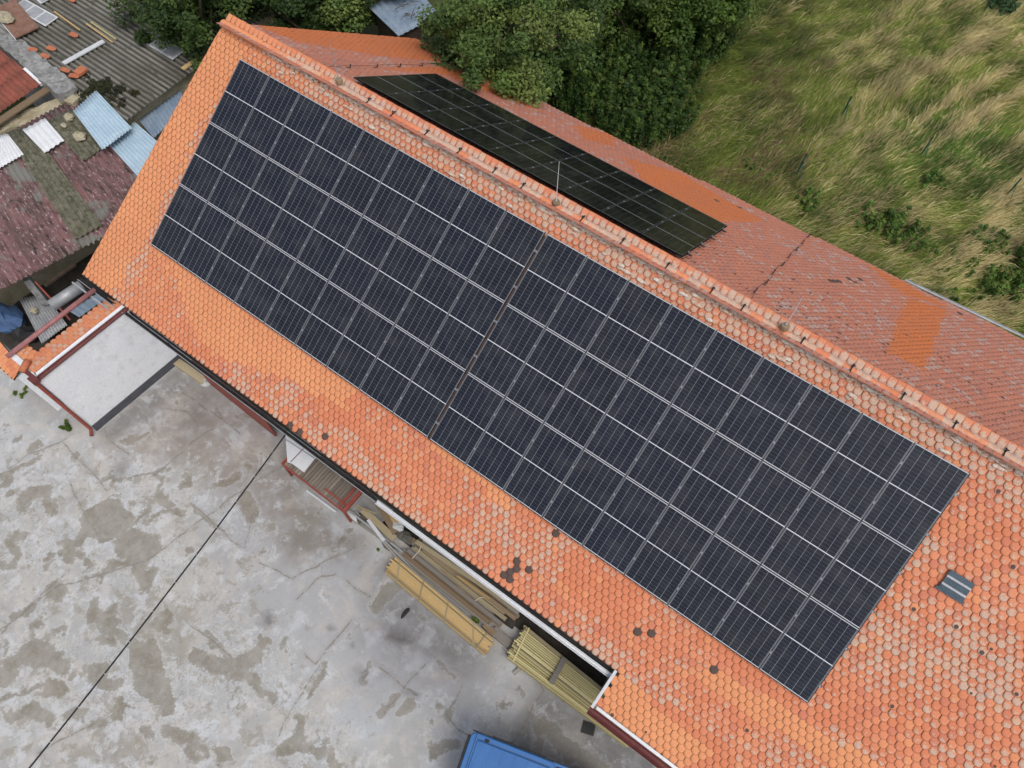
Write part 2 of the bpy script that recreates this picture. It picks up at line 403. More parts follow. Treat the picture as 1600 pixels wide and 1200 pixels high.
patch_line = [   # (points, width px)
 (z5([(540,720),(590,740)]), 24), (z5([(100,550),(190,490),(215,580)]), 12), (z5([(40,690),(80,760),(50,820),(0,812)]), 8),
 (z5([(235,905),(237,907)]), 12), (z5([(570,780),(610,880),(640,840)]), 12), (z5([(390,960),(480,1050)]), 8),
 (z5([(1015,535),(1055,590)]), 13), (z5([(930,460),(985,440)]), 13), (z5([(760,440),(785,470),(760,480)]), 8),
 (z5([(510,300),(600,255)]), 7), (z5([(420,460),(540,450),(640,430),(700,400)]), 4), (z5([(660,520),(700,560)]), 9),
 (z5([(780,750),(782,752)]), 9), (z5([(600,640),(680,590),(760,590)]), 5), (z5([(800,550),(920,650)]), 4),
 (z5([(450,820),(640,760)]), 7), (z5([(640,430),(660,470),(600,600),(560,640)]), 5), (z5([(0,440),(110,380),(180,350)]), 6),
 (z5([(20,460),(40,440)]), 12), (z5([(70,295),(95,285)]), 6),
 (za([(330,60),(390,100)]), 14), (za([(110,260),(190,190)]), 9), (za([(70,540),(180,460),(300,520),(380,550)]), 15),
 (za([(310,700),(360,710)]), 15), (za([(270,440),(330,350),(400,330),(400,370)]), 5), (za([(590,150),(590,230),(660,290),(770,390)]), 9),
 (za([(710,180),(712,215)]), 7), (za([(985,290),(1030,320),(1070,280),(1040,240)]), 8), (za([(1215,1100),(1240,1040),(1290,1070),(1280,1130),(1220,1140)]), 6),
 (za([(905,960),(950,970),(950,1010)]), 7), (za([(1220,520),(1320,550),(1450,560),(1600,500)]), 13), (za([(1480,600),(1620,640)]), 9),
 (za([(1080,960),(1200,1020)]), 11), (za([(0,800),(120,720),(250,690)]), 5), (za([(90,900),(200,840),(330,900)]), 9), (za([(0,660),(60,600)]), 14),
 (za([(440,610),(470,600)]), 6), (za([(600,600),(650,580)]), 14), (za([(660,620),(740,660)]), 9), (za([(660,380),(680,400)]), 8), (za([(1260,370),(1420,500)]), 4),
 (za([(30,480),(40,420)]), 4), (za([(440,880),(520,860)]), 9), (za([(560,950),(620,920)]), 8),
 (zb([(400,560),(420,620),(330,740)]), 5), (zb([(250,900),(270,1000),(160,1090),(330,1080),(390,1110)]), 10),
 (zb([(0,680),(110,750)]), 7), (zb([(860,60),(740,200)]), 13), (zb([(700,530),(640,630),(680,650)]), 4), (zb([(870,760),(800,860)]), 7),
 (zb([(940,850),(960,820)]), 10), (zb([(1110,820),(1130,840)]), 6), (zb([(1110,1080),(1190,1040)]), 12), (zb([(1140,560),(1220,650)]), 4),
 (zb([(180,390),(185,410)]), 7), (zb([(1190,870),(1215,890)]), 7), (zb([(0,480),(60,440)]), 8), (zb([(460,1130),(500,1190)]), 9),
 (zc([(450,930),(560,990),(660,1020),(720,1110),(800,1170),(900,1230)]), 13), (zc([(380,1060),(400,1040)]), 8), (zc([(220,600),(260,660)]), 4),
]
cracks = [       # straight joints and wandering cracks
 z5([(-40,1100),(30,1060),(130,980),(240,900),(420,850),(640,770),(830,630),(1040,470),(1190,390)]),
 z5([(255,290),(330,370),(455,500)]), z5([(640,440),(720,370),(810,290),(900,230)]), z5([(0,430),(120,350),(250,300),(300,260)]),
 z5([(440,265),(540,355)]), z5([(800,560),(920,660),(1000,730)]), z5([(1015,740),(1055,600)]), z5([(1220,860),(1390,780),(1480,730)]),
 z5([(1240,950),(1340,850),(1400,850)]), z5([(1080,790),(1220,870)]), z5([(400,680),(330,560),(300,470)]),
 zb([(600,270),(370,550),(300,490)]), zb([(770,560),(860,630),(1000,750)]), zb([(1060,550),(930,690),(800,860)]), zb([(1290,690),(1180,870)]),
 zb([(560,30),(720,130)]), zc([(450,600),(330,790),(200,1000)]), zc([(60,80),(450,600)]), za([(1140,270),(1280,370),(1450,520)]),
 za([(0,390),(60,300),(240,140),(420,-20)]), za([(250,1100),(420,1000),(600,920)]), zb([(400,560),(240,800),(130,1010)]),
 z5([(690,150),(780,170),(830,230)]), z5([(760,90),(900,180),(1000,260)]), zb([(1180,870),(1260,950),(1330,1000)]),
]
stain_poly = [ # soft oily / damp darkening (px points, radius px, strength)
 ([(310,640)], 60, .42), ([(380,660)], 45, .25), ([(300,600),(420,680)], 30, .25), ([(620,990),(640,1000)], 22, .8), ([(630,985),(700,1020)], 70, .5),
 ([(690,1000),(600,1060)], 60, .22), ([(553,1012)], 7, .6), ([(413,970)], 13, .6), ([(515,982)], 8, .5), ([(480,770),(520,830)], 55, .25), ([(475,845)], 40, .35), ([(535,850)], 45, .35),
 ([(640,1080),(650,1085)], 12, .6), ([(560,1055)], 12, .5), ([(880,1110),(960,1160)], 90, .35), ([(830,1100)], 40, .25), ([(185,735)], 18, .5), ([(560,840),(760,1000)], 28, .22), ([(782,1130)], 5, .5), ([(800,1080)], 14, .3),
 ([(230,640),(300,620)], 55, .18), ([(60,620),(120,650)], 34, .3), ([(660,1060)], 80, .12), ([(555,860),(620,900)], 45, .25), ([(440,720),(500,790)], 40, .15),
]
def W2(l): return [tuple(at(u, v, 0)[:2]) for u, v in l]
X0, X1, Y0, Y1, ST = -6.0, 20.5, -19.5, -6.0, .045
gx = np.arange(X0, X1+ST/2, ST); gy = np.arange(Y0, Y1+ST/2, ST)
GX, GY = np.meshgrid(gx, gy, indexing='ij')
wx = GX+(fbm(GX*1.8, GY*1.8, 11, 6, .62)-.5)*.62; wy = GY+(fbm(GX*1.8, GY*1.8, 23, 6, .62)-.5)*.62
wx2 = GX+(fbm(GX*2.5, GY*2.5, 31, 4)-.5)*.16; wy2 = GY+(fbm(GX*2.5, GY*2.5, 37, 4)-.5)*.16
PX = 50.0
patch = np.full(GX.shape, -1.0)       # signed: >0 inside
for P in patch_poly:
    P = W2(P); d = segdist(wx, wy, P+[P[0]]); patch = np.maximum(patch, np.where(inpoly(wx, wy, P), d+.06, -d))
for P, w in patch_line:
    patch = np.maximum(patch, w/PX*.92-segdist(wx, wy, W2(P)))
# scatter of small spalled spots, thicker towards the lower left of the yard
lo = np.clip(1-np.hypot(GX-2, GY+15)/9, 0, 1)
patch = np.maximum(patch, (fbm(GX*1.5+5, GY*1.5, 51, 6, .6)-.73+.07*lo)*1.2)
halfp = np.full(GX.shape, -1.0)
for P in half_poly:
    P = W2(P); d = segdist(wx, wy, P+[P[0]]); halfp = np.maximum(halfp, np.where(inpoly(wx, wy, P), d, -d))
crk = np.full(GX.shape, 9.0)
for P in cracks: crk = np.minimum(crk, segdist(wx2, wy2, W2(P)))
stn = np.zeros(GX.shape)
for P, r, k in stain_poly:
    P = W2(P); d = np.hypot(wx-P[0][0], wy-P[0][1]) if len(P) == 1 else segdist(wx, wy, P)
    stn = np.maximum(stn, k*np.clip(1-d/(r*1.25/PX), 0, 1)**.8)
def zone(P, soft):
    P = W2(P); d = segdist(wx, wy, P+[P[0]]); sd = np.where(inpoly(wx, wy, P), d, -d); return np.clip(.5+sd/soft, 0, 1)
pink = zone([(165,665),(290,575),(450,700),(500,790),(560,850),(470,880),(380,790),(300,740),(230,720),(150,700)], .8)
smooth = zone([(330,770),(420,740),(560,830),(700,960),(800,1120),(700,1200),(640,1130),(560,1060),(430,1010),(330,900)], 1.2)
damp_shade = np.maximum(zone([(840,1080),(960,1140),(1090,1230),(960,1260),(800,1200),(800,1150)], .5), .7*zone([(610,880),(760,1030),(720,1060),(640,1000),(560,930)], .8))
damp_shade = np.maximum(damp_shade, .8*zone([(150,670),(280,575),(300,600),(170,690)], .25))  # this zone paints in the shade along the white wall's foot
vein = zone([(-60,700),(160,700),(330,740),(420,860),(420,1000),(500,1080),(600,1260),(-60,1260)], 1.2)
f2 = np.stack([pink, smooth, damp_shade, vein], -1).reshape(-1, 4)
nx, ny = GX.shape; idx = np.arange(nx*ny).reshape(nx, ny)
Q = np.stack([idx[:-1, :-1], idx[1:, :-1], idx[1:, 1:], idx[:-1, 1:]], -1).reshape(-1, 4)
V = np.stack([GX, GY, np.full(GX.shape, .012)], -1).reshape(-1, 3)
colr = np.stack([np.clip(patch+.5, 0, 1), np.clip(halfp+.5, 0, 1), np.clip(crk, 0, 1), stn], -1).reshape(-1, 4)
t = NT('yard_concrete')
A_ = t.attr('field'); s_ = t.n('ShaderNodeSeparateColor'); t.set(s_.inputs[0], A_.outputs['Color'])
n1 = t.noise(.45, 5, .55); n2 = t.noise(2.2, 6, .62); n3 = t.noise(9, 6, .68); n4 = t.noise(45, 4, .7)
streak = t.noise(1.0, 6, .65, t.scale(t.pos(), (.9, 2.6, 1)), .4)
c = t.mix(t.step(n1, .38, .62), (.375, .37, .355), (.43, .44, .455))
Z_ = t.attr('zones'); z_ = t.n('ShaderNodeSeparateColor'); t.set(z_.inputs[0], Z_.outputs['Color'])
c = t.mix(t.step(n2, .42, .66, 0, .75), c, (.50, .475, .44))
c = t.mix(t.math('MULTIPLY', z_.outputs[1], t.step(n2, .3, .7, .35, .9)), c, (.35, .355, .37))
c = t.mix(t.math('MULTIPLY', z_.outputs[0], t.step(n2, .25, .6, .25, .95)), c, (.27, .24, .215))
c = t.mix(t.math('MULTIPLY', z_.outputs[2], t.step(n2, .25, .6, .5, .95)), c, (.20, .20, .195))
c = t.mix(t.step(streak, .48, .72, 0, .55), c, (.36, .355, .35))
c = t.mix(t.step(t.noise(.55, 6, .7, None, .8), .5, .62, 0, .45), c, (.50, .455, .41))
c = t.mix(t.step(t.noise(.9, 5, .6), .56, .66, 0, .7), c, (.51, .525, .545))
hp = t.math('ADD', t.math('SUBTRACT', s_.outputs[1], .5), t.math('MULTIPLY', t.math('SUBTRACT', n3, .5), .5))
c = t.mix(t.step(hp, -.1, .22, 0, .62), c, (.27, .245, .205))
pp = t.math('ADD', t.math('SUBTRACT', s_.outputs[0], .5), t.math('ADD', t.math('MULTIPLY', t.math('SUBTRACT', n3, .5), .34), t.math('MULTIPLY', t.math('SUBTRACT', n4, .5), .16)))
pc = t.mix(t.step(t.noise(1.6, 4), .35, .65), (.195, .172, .128), (.25, .228, .19))
pc = t.mix(t.step(n2, .45, .62, 0, .55), pc, (.33, .31, .275)); pc = t.mix(t.step(n3, .5, .72, 0, .6), pc, (.36, .34, .30)); pc = t.mix(t.step(n4, .57, .68, 0, .6), pc, (.46, .455, .44))
rim = t.step(t.math('ABSOLUTE', t.math('SUBTRACT', pp, -.03)), .0, .06, .28, 0.0)
c = t.mix(rim, c, (.57, .585, .60))
rv = t.noise(3.2, 6, .68, None, 1.2); rv = t.step(t.math('ABSOLUTE', t.math('SUBTRACT', rv, .5)), .004, .03, .6, 0)
c = t.mix(t.math('MULTIPLY', rv, t.math('MULTIPLY', Z_.outputs['Alpha'], t.step(n1, .4, .55))), c, (.26, .24, .20))
wh = t.step(t.math('ADD', t.noise(1.7, 7, .74, None, .25), t.math('MULTIPLY', Z_.outputs['Alpha'], .04)),   .55, .63, 0, .65)
c = t.mix(wh, c, (.535, .545, .555))
bl = t.step(t.math('ADD', t.noise(2.1, 7, .74, None, .3), t.math('MULTIPLY', Z_.outputs['Alpha'], .06)), .585, .66, 0, .68)
c = t.mix(bl, c, (.28, .255, .21))
c = t.mix(t.step(pp, -.04, .06, 0, .82), c, pc)
ck = t.math('ADD', s_.outputs[2], t.math('MULTIPLY', t.math('SUBTRACT', n3, .5), .085))
c = t.mix(t.step(ck, .008, .034, .8, 0), c, (.19, .17, .14))
c = t.mix(t.step(ck, .03, .16, .22, 0), c, (.28, .265, .24))
vor = t.n('ShaderNodeTexVoronoi', feature='DISTANCE_TO_EDGE'); vor.inputs['Scale'].default_value = .8
t.set(vor.inputs['Vector'], t.n('ShaderNodeVectorMath', operation='ADD').outputs[0])
va = vor.inputs['Vector'].links[0].from_node; t.set(va.inputs[0], t.pos()); t.set(va.inputs[1], t.noise(1.3, 5, .7, None, 0, True))
c = t.mix(t.math('MULTIPLY', t.step(vor.outputs['Distance'], .0, .012, .5, 0), t.step(n1, .42, .56)), c, (.30, .285, .26))
st = t.math('MULTIPLY', A_.outputs['Alpha'], t.step(n2, .15, .65, .6, 1.25))
c = t.mix(t.math('MULTIPLY', st, 1.0, clamp=True), c, (.115, .105, .105))
c = t.mix(t.step(n3, .52, .70, 0, .30), c, (.27, .26, .245))
c = t.mix(t.step(n4, .54, .78, 0, .42), c, (.25, .24, .23))
c = t.mix(t.step(t.noise(80, 2), .66, .72, 0, .25), c, (.6, .6, .6))
t.bump(t.math('ADD', n4, t.math('MULTIPLY', pp, -1.2)), .012, .6)
M['yard_concrete'] = t.out(c, .9, 0, .2)
yard = mesh_np('concrete_yard', V, [Q], M['yard_concrete'], attrs={'field': colr, 'zones': f2}); tag(yard, kind='structure')
wide = worn('yard_plain', (.40, .395, .38), (.455, .465, .48), .6, .9, stain=(.30, .28, .24), amt=.35, fine=12)
apron = MB().quad((-40, -60, .006), (70, -60, .006), (70, -6.2, .006), (-40, -6.2, .006)).build('yard_apron', wide); tag(apron, kind='structure')

# ================================================================== THE TILED BUILDING
bld = thing('tiled_building', 'long workshop building with weathered orange plain tile roof and white walls', 'building', (10, 0, 0))
def rake(y): return -1.23+(y-RY)*.100 if y < RY else -1.23+(y-RY)*.135
def eave_front(x): return -6.70 if x < 17.25 else -7.45
def eave_back(x): return 7.50+.034*(x-4)
XR = 28.0
def px2f(P): return [tuple(front(u, v)[:2]) for u, v in P]
def px2b(P): return [tuple(back(u, v)[:2]) for u, v in P]
new_f = [px2f(p) for p in (
 [(352,20),(376,95),(325,190),(280,285),(235,370),(195,420),(190,460),(125,430)],
 [(262,410),(420,520),(560,610),(530,640),(430,590),(330,560),(300,520)],
 [(690,690),(800,770),(790,800),(670,705)], [(1075,1062),(1110,1045),(1700,1400),(1600,1400)],
 [(930,1100),(965,1045),(985,1075),(1110,1180),(1060,1210)])]
clean_f = [px2f(p) for p in ([(890,860),(990,930),(965,985),(860,925)], [(505,600),(560,625),(590,700),(490,650)], [(430,640),(480,690),(510,720),(470,720)],
 [(1120,940),(1240,1100),(1220,1120),(1080,990)], [(1255,1105),(1330,1110),(1330,1140),(1250,1135)], [(960,1090),(1010,1085),(1150,1180),(1130,1230)])]
new_b = [px2b(p) for p in ([(372,28),(645,55),(800,145),(700,97),(600,88),(470,66)], [(590,107),(705,104),(800,145),(850,175),(780,150),(700,117)], [(900,195),(960,210),(960,228),(915,218)],
 [(975,245),(1060,268),(1195,345),(1120,345),(1010,285)], [(1418,465),(1478,482),(1445,577),(1385,547)], [(1350,408),(1420,445),(1480,478),(1410,458)])]
dark_px = [(805,885),(797,897),(812,876),(800,908),(820,890),(790,905),(870,835),(1000,990),(1012,988),(470,677),(512,683),(457,662),(1111,1050)]
spot_px = [(1430,953),(1590,880),(1561,1192),(1393,1097),(1497,985),(1533,1016),(1555,1016),(1515,1075),(1170,1143),(1597,1085),(930,1157),(1005,1142),(1560,770),(1640,900)]
dark_f = np.array([front(u, v)[:2] for u, v in dark_px]); spot_f = np.array([front(u, v)[:2] for u, v in spot_px])
dark_b = np.array([back(u, v)[:2] for u, v in [(1298,438),(1312,440),(1325,436),(1335,440),(1343,436),(1305,441),(1502,490),(1120,313),(1157,325)]])
TW, TR = .18, .163
def tile_slope(name, sgn, mat):
    xs = []; ys = []; ss = []; kk = []
    for k in range(-1, 62):
        s = .10+k*TR                                   # distance of the tile's lower edge from the ridge along the slope
        y = RY+sgn*s*CS
        x = np.arange(-3.2, XR, TW)+(TW/2 if k % 2 else 0)
        lim = np.array([eave_front(a) if sgn < 0 else eave_back(a) for a in x])
        ok = (x > rake(y)-TW*.3) & ((y > lim-.02) if sgn < 0 else (y < lim+.02))
        x = x[ok]; xs.append(x); ys.append(np.full(len(x), y)); ss.append(np.full(len(x), s)); kk.append(np.full(len(x), k))
    x = np.concatenate(xs); y = np.concatenate(ys); s = np.concatenate(ss); n = len(x)
    R = rng.random((n, 6))
    prof = np.array([(-.490, 1.42), (-.490, .40), (-.44, .20), (-.24, .0), (.24, .0), (.44, .20), (.490, .40), (.490, 1.42)])
    px_, pv = prof[:, 0]*TW, prof[:, 1]*TR             # pv measured up the slope from the lower edge
    rot = (R[:, 0]-.5)*.05
    lx = px_[None]*1.0-pv[None]*rot[:, None]; lv = pv[None]+px_[None]*rot[:, None]+(R[:, 1]-.5)[:, None]*.014
    th_ = .013 if sgn < 0 else .005
    h = th_-pv*th_/(1.42*TR)*.92
    hh = h[None]+(R[:, 2]-.5)[:, None]*.006+lx*((R[:, 3]-.5)[:, None]*.03)
    X = x[:, None]+lx+(R[:, 4]-.5)[:, None]*.008
    sl = s[:, None]-lv
    Yw = RY+sgn*sl*CS
    lim = np.where(Yw < RY, -1.23+(Yw-RY)*.100, -1.23+(Yw-RY)*.135)
    X = np.maximum(X, lim)
    top = np.stack([X+0*sl, Yw+sgn*hh*SS, RZ-sl*SS+hh*CS], -1)          # n,8,3
    lo_ = top[:, 1:7].copy(); lo_[:, :, 2] -= th_*.66*CS; lo_[:, :, 1] -= sgn*th_*.66*SS
    cen = top[:, [2, 5, 3, 4, 0, 7]].mean(1, keepdims=True); cen = top.mean(1, keepdims=True)*.0+(top[:, 1:2]+top[:, 6:7])*.5*.55+(top[:, 3:4]+top[:, 4:5])*.5*.45
    V = np.concatenate([top, lo_, cen], 1)                                # n,15,3
    b = (np.arange(n)*15)[:, None]
    F8 = np.concatenate([b+np.array([[i, (i+1) % 8, 14] if sgn < 0 else [14, (i+1) % 8, i]]) for i in range(8)])
    F4 = []
    for i in range(5):
        q = [1+i, 8+i, 9+i, 2+i]
        F4.append(b+np.array(q if sgn < 0 else q[::-1])[None])
    F4 = np.concatenate(F4)
    # ---- look of every tile: hue, lichen, dark, new
    cy = y+.0*s; hue = R[:, 5]
    lowf = fbm(x*.55, s*.8, 71 if sgn < 0 else 91, 4)
    lich = np.zeros(n); new = np.zeros(n); dark = np.zeros(n)
    if sgn < 0:
        ramp = np.interp(x, [-1.5, .5, 4, 8, 12, 20, 25], [.10, .16, .30, .48, .56, .62, .68])
        p = ramp+(lowf-.5)*2.1
        p = np.where((x < 1.2) & (np.abs(x-(-.12+(s-1)*-.035)) < .30) & (s > 2), .55, p)
        near = np.clip(1.15-(s-.15)/1.1, 0, 1)*np.interp(x, [-1, .5, 3], [0, .3, 1])
        p = np.maximum(p, near*.95)
        u_ = rng.random(n)
        lich = np.clip(p-.52+.98*u_, 0, 1)**1.15
        lich = np.maximum(lich, near*(.55+.95*rng.random(n)))
        lich += np.clip((x-17)/8, 0, 1)*.12
        band = (x < .05) & (x > -.52+.02*s) & (s > 2.2) & (rng.random(n) < .55)
        for P in clean_f:
            q = inpoly(x, y, P); lich = np.where(q, lich*.12*rng.random(n), lich); hue = np.where(q, hue*.5+.0, hue)
        for P in new_f:
            q = inpoly(x, y, P); new = np.where(q, .75+.25*rng.random(n), new); lich = np.where(q, 0, lich)
        new = np.where(new == 0, np.where(rng.random(n) < .06, .6, 0)+np.clip(.55-(x+1)*.12, 0, .55), new)
        lich = np.where(band, .45+.5*rng.random(n), lich); new = np.where(band, .3, new)
        D, SP = dark_f, spot_f
    else:
        near = np.clip(1-(s-.1)/1.6, 0, 1)
        p = .18+.34*near+(lowf-.5)*1.5+.12*np.clip((x-13)/4, 0, 1)
        u_ = rng.random(n); lich = np.where(u_ < p, .38+.55*rng.random(n), .26*rng.random(n))
        for P in new_b:
            q = inpoly(x, y, P); new = np.where(q, .8+.2*rng.random(n), new); lich = np.where(q, 0, lich)
        D, SP = dark_b, np.stack([rng.uniform(13, 22, 110), RY+rng.uniform(.2, 3.6, 110)**1.0], -1)
    ymid = y-sgn*.08*CS
    for d in D: dark[np.argmin((x-d[0])**2+(ymid-d[1])**2)] = 1.4
    for d in SP: dark[np.argmin((x-d[0])**2+(ymid-d[1])**2)] = rng.uniform(.30, .55)
    tc = np.repeat(np.stack([hue, lich, dark, new], -1)[:, None], 15, 1).reshape(-1, 4)
    uvx = lx/TW*2; uvy = (lv/TR-.5)*1.6
    rim = np.broadcast_to(np.array([.9, 1, 1, 1, 1, 1, 1, .9])[None], uvy.shape)
    tuv = np.stack([uvx+0*uvy, uvy, rim], -1)
    tuv = np.concatenate([tuv, tuv[:, 1:7], np.stack([0*uvx[:, :1], 0*uvy[:, :1]-.04, 0*uvy[:, :1]], -1)], 1).reshape(-1, 3)
    return mesh_np(name, V.reshape(-1, 3), [F8, F4], mat, bld, {'tcol': tc, 'tuv': tuv})
rf = tile_slope('roof', -1, M['tile_front']); rf['label'] = 'orange tiled slope facing the yard, spotted with lichen'
rb = tile_slope('roof', +1, M['tile_back']); rb['label'] = 'duller tiled slope facing the meadow'
# boarding under the tiles
dk = MB()
def deck(yl, yr, x0l, x0r, x1, sgn):
    n = np.array((0, sgn*SS, CS)); off = -.006
    pts = []
    for (x, y) in ((x0l, yl), (x0r, yr), (x1, yr), (x1, yl)):
        pts.append(np.array((x, y, RZ-abs(y-RY)*TS))+n*off)
    lowp = [p-n*.10 for p in pts]
    dk.quad(*pts); dk.quad(*lowp[::-1])
    for i in range(4): dk.quad(pts[i], lowp[i], lowp[(i+1) % 4], pts[(i+1) % 4])
deck(-6.62, RY-.06, rake(-6.62)+.05, rake(RY)+.05, 17.30, -1); deck(-7.36, RY-.06, 17.31, 17.31, XR, -1)
deck(RY+.06, 7.45, rake(RY)+.05, rake(7.45)+.05, XR, 1)
dk.build('roof_boarding', M['wood_dark'], bld)
# walls
wl = MB()
def gable_body(x0, x1, yf, yb):
    zf = RZ-.20-(RY-yf)*TS; zb_ = RZ-.20-(yb-RY)*TS
    P = [(yf, 0), (yf, zf), (RY, RZ-.20), (yb, zb_), (yb, 0)]
    n = len(wl.v); xoff = lambda y: x0+(.10*(y+6.25) if x0 < 0 else 0)
    for k, x in enumerate((x0, x1)):
        for y, z in P: wl.v.append(((xoff(y) if k == 0 else x), y, z))
    wl.f.append(tuple(range(n, n+5))); wl.f.append(tuple(range(n+5, n+10))[::-1])
    for i in range(5): wl.f.append((n+i, n+5+i, n+5+(i+1) % 5, n+(i+1) % 5))
gable_body(-1.75, 1.62, -6.25, 7.1); gable_body(1.625, 17.45, -3.6, 7.1); gable_body(17.46, XR-.1, -6.95, 7.1)
wl.build('wall', M['white_wall'], bld)
MB().box((.75, -6.268, .17), (2.0, .034, .34)).build('plinth', M['plinth'], bld)
# gutters
MB().tube([(-2.1, -6.775, 3.47), (9.9, -6.765, 3.42)], .011, 6).build('gutter_edge', M['grey_metal'], bld)
MB().trough((-2.1, -6.72, 3.44), (9.9, -6.71, 3.39), .045).build('gutter', M['black_rubber'], bld)['label'] = 'old gutter, black for the shadow under the tile edge'  # black colour paints in the shadow band under the tile edge
MB().trough((9.92, -6.755, 3.43), (17.2, -6.735, 3.40), .062).build('gutter', M['zinc'], bld)['label'] = 'new pale half-round gutter'
MB().box((-1.25, -6.93, 3.40), (1.9, .05, .05)).build('eave_bracket', M['grey_metal'], bld)
mg = MB().trough((17.18, -7.60, 3.02), (XR, -7.60, 2.98), .10, n=4)
mg.build('gutter', M['maroon'], bld)['label'] = 'maroon box gutter under the deeper eave'
MB().box((7.6, -6.60, 3.28), (19.2, .05, .16)).build('shade_fascia', M['black_rubber'], bld)  # black strip added for the shadow gap below the tiles
sf = MB().quad((9.3, -6.66, .02), (17.25, -6.66, .02), (17.25, -3.6, .02), (9.3, -3.6, .02)).build('eave_shade_floor', M['soil_dark']); tag(sf, kind='structure')  # dark sheet imitating the deep shade under the eave
fl = MB(); fl.box((22.6, -7.475, 3.18), (10.6, .07, .012)); fl.build('eave_flashing', M['zinc'], bld)
fr = MB(); fr.beam((17.215, -6.60, RZ-(RY+6.60)*TS+.03), (17.215, -7.52, RZ-(RY+7.52)*TS+.03), .07, .05); fr.build('rake_flashing', M['zinc'], bld)
MB().trough((18.3, 8.06, 3.56), (XR, 8.42, 3.50), .05).build('gutter', M['grey_metal'], bld)['label'] = 'grey gutter at the meadow eave'
# ridge caps with mortar
def ridge():
    V = []; F = []; tc = []; tuv = []; x = -1.27; k = 0; n = 9
    while x < XR:
        L = .345; r0, r1 = .128, .112; dz = random.uniform(-.008, .008); dy = random.uniform(-.008, .008); tw = random.uniform(-.012, .012)
        base = len(V); hue = random.random(); clean = x < .6 or random.random() < .45
        li = random.uniform(.1, .65) if clean else random.uniform(.75, 1.4); nw = .8 if x < .6 else random.uniform(0, .5)
        for i, (xx, r) in enumerate(((x, r1+.012), (x, r1), (x+L*.5, (r0+r1)/2), (x+L, r0), (x+L, r0-.018))):
            for j in range(n):
                a = math.pi*(j/(n-1))*1.04-.02*math.pi
                V.append((xx, RY+dy+r*math.cos(a)*1.08+tw*(i-2), RZ-.052+dz+r*math.sin(a)))
                tc.append((hue, li, 0, nw)); tuv.append((.42, .25, .3))
        for i in range(4):
            for j in range(n-1):
                a = base+i*n+j; F.append((a, a+1, a+n+1, a+n))
        x += L-.03; k += 1
    o = mesh_np('ridge_cap', np.array(V), [np.array(F)], M['tile_front'], bld, {'tcol': np.array(tc), 'tuv': np.array(tuv)})
    return o
ridge()
t = NT('mortar'); c = t.mix(t.step(t.noise(9, 5, .7), .42, .62), (.66, .60, .52), (.55, .30, .19)); c = t.mix(t.step(t.noise(26, 4, .7), .5, .66), c, (.36, .32, .28)); t.bump(t.noise(30, 4), .01); M['mortar'] = t.out(c, .95)
mo = MB(); x = -.3
while x < XR:
    for sgn in (-1, 1):
        w = random.uniform(.14, .36); h = random.uniform(.010, .03)
        for q in range(3):
            cx = x+random.uniform(-.15, .15); sl = .128+random.uniform(-.012, .05)+(random.random()**2*.42 if q == 2 and sgn < 0 else 0)
            if random.random() < (.85 if sgn < 0 else .5) and x > .4:
                n_ = np.array((0, sgn*SS, CS)); tdir = np.array((0, sgn*CS, -SS))
                cc = np.array((cx, RY, RZ))+tdir*sl+n_*.035
                m_ = 9; base = len(mo.v)
                for ring, (rr, hz) in enumerate(((1, 0), (.62, h))):
                    for a in range(m_):
                        th = 2*math.pi*a/m_; f_ = rr*random.uniform(.75, 1.2)
                        mo.v.append(tuple(cc+np.array((1, 0, 0))*w*.5*f_*math.cos(th)+tdir*.045*f_*math.sin(th)+n_*hz))
                for a in range(m_):
                    b2 = (a+1) % m_; mo.f.append((base+a, base+b2, base+m_+b2, base+m_+a))
                mo.f.append(tuple(base+m_+a for a in range(m_)))
    x += .30
mo.build('mortar', M['mortar'], bld)['kind'] = 'stuff'

# ================================================================== SOLAR PANELS
PW, PG, PL = 1.134, .02, 1.9355
def panel_meshes(fm, cm):
    fr = MB(); lip, dep = .008, .035
    fr.box((0, PL/2-lip/2, -dep/2), (PW, lip, dep)); fr.box((0, -PL/2+lip/2, -dep/2), (PW, lip, dep))
    fr.box((PW/2-lip/2, 0, -dep/2), (lip, PL-2*lip, dep)); fr.box((-PW/2+lip/2, 0, -dep/2), (lip, PL-2*lip, dep))
    fr.box((PW/2+PG/2, 0, -.020), (PG-.003, PL, .012)); fr.box((0, -PL/2-PG/2, -.020), (PW, PG-.003, .012))  # strips added in the panel gaps, black to imitate shade
    a = fr.build('frame', fm, None)
    a.data.materials.append(M['gap_shade_black'])
    for pf in a.data.polygons:
        if abs(pf.normal.z) < .5 or pf.normal.z < 0 or pf.center.z < -.008: pf.material_index = 1  # frame side walls and gap strips painted black as gap shade
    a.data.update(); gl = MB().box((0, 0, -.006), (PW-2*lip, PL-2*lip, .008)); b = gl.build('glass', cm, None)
    for o in (a, b): C.objects.unlink(o)
    return a, b
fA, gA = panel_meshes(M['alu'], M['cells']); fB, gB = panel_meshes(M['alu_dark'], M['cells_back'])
ORD = ['first', 'second', 'third', 'fourth', 'fifth', 'sixth', 'seventh', 'eighth', 'ninth']
def panel(loc, rot, label, group, fo, go):
    p = thing('solar_panel', label, 'solar panel', loc, rot, group)
    for src in (fo, go):
        c = src.copy(); C.objects.link(c); c.parent = p
panels = []
for arr, (ox, dv, side) in enumerate(((0, 0, 'left'), (9*(PW+PG)-PG+.08, -.007, 'right'))):
    for r_, rn in enumerate(('top', 'middle', 'bottom')):
        for k in range(9):
            v = dv-(PL/2+r_*(PL+PG)); u = ox+PW/2+k*(PW+PG)
            panel((u, v*CS, 8+v*SS), (S, 0, 0), f'{ORD[k]} solar panel from the left, {rn} row of the {side} yard-side array', f'solar panels of the {side} yard-side array', fA, gA)
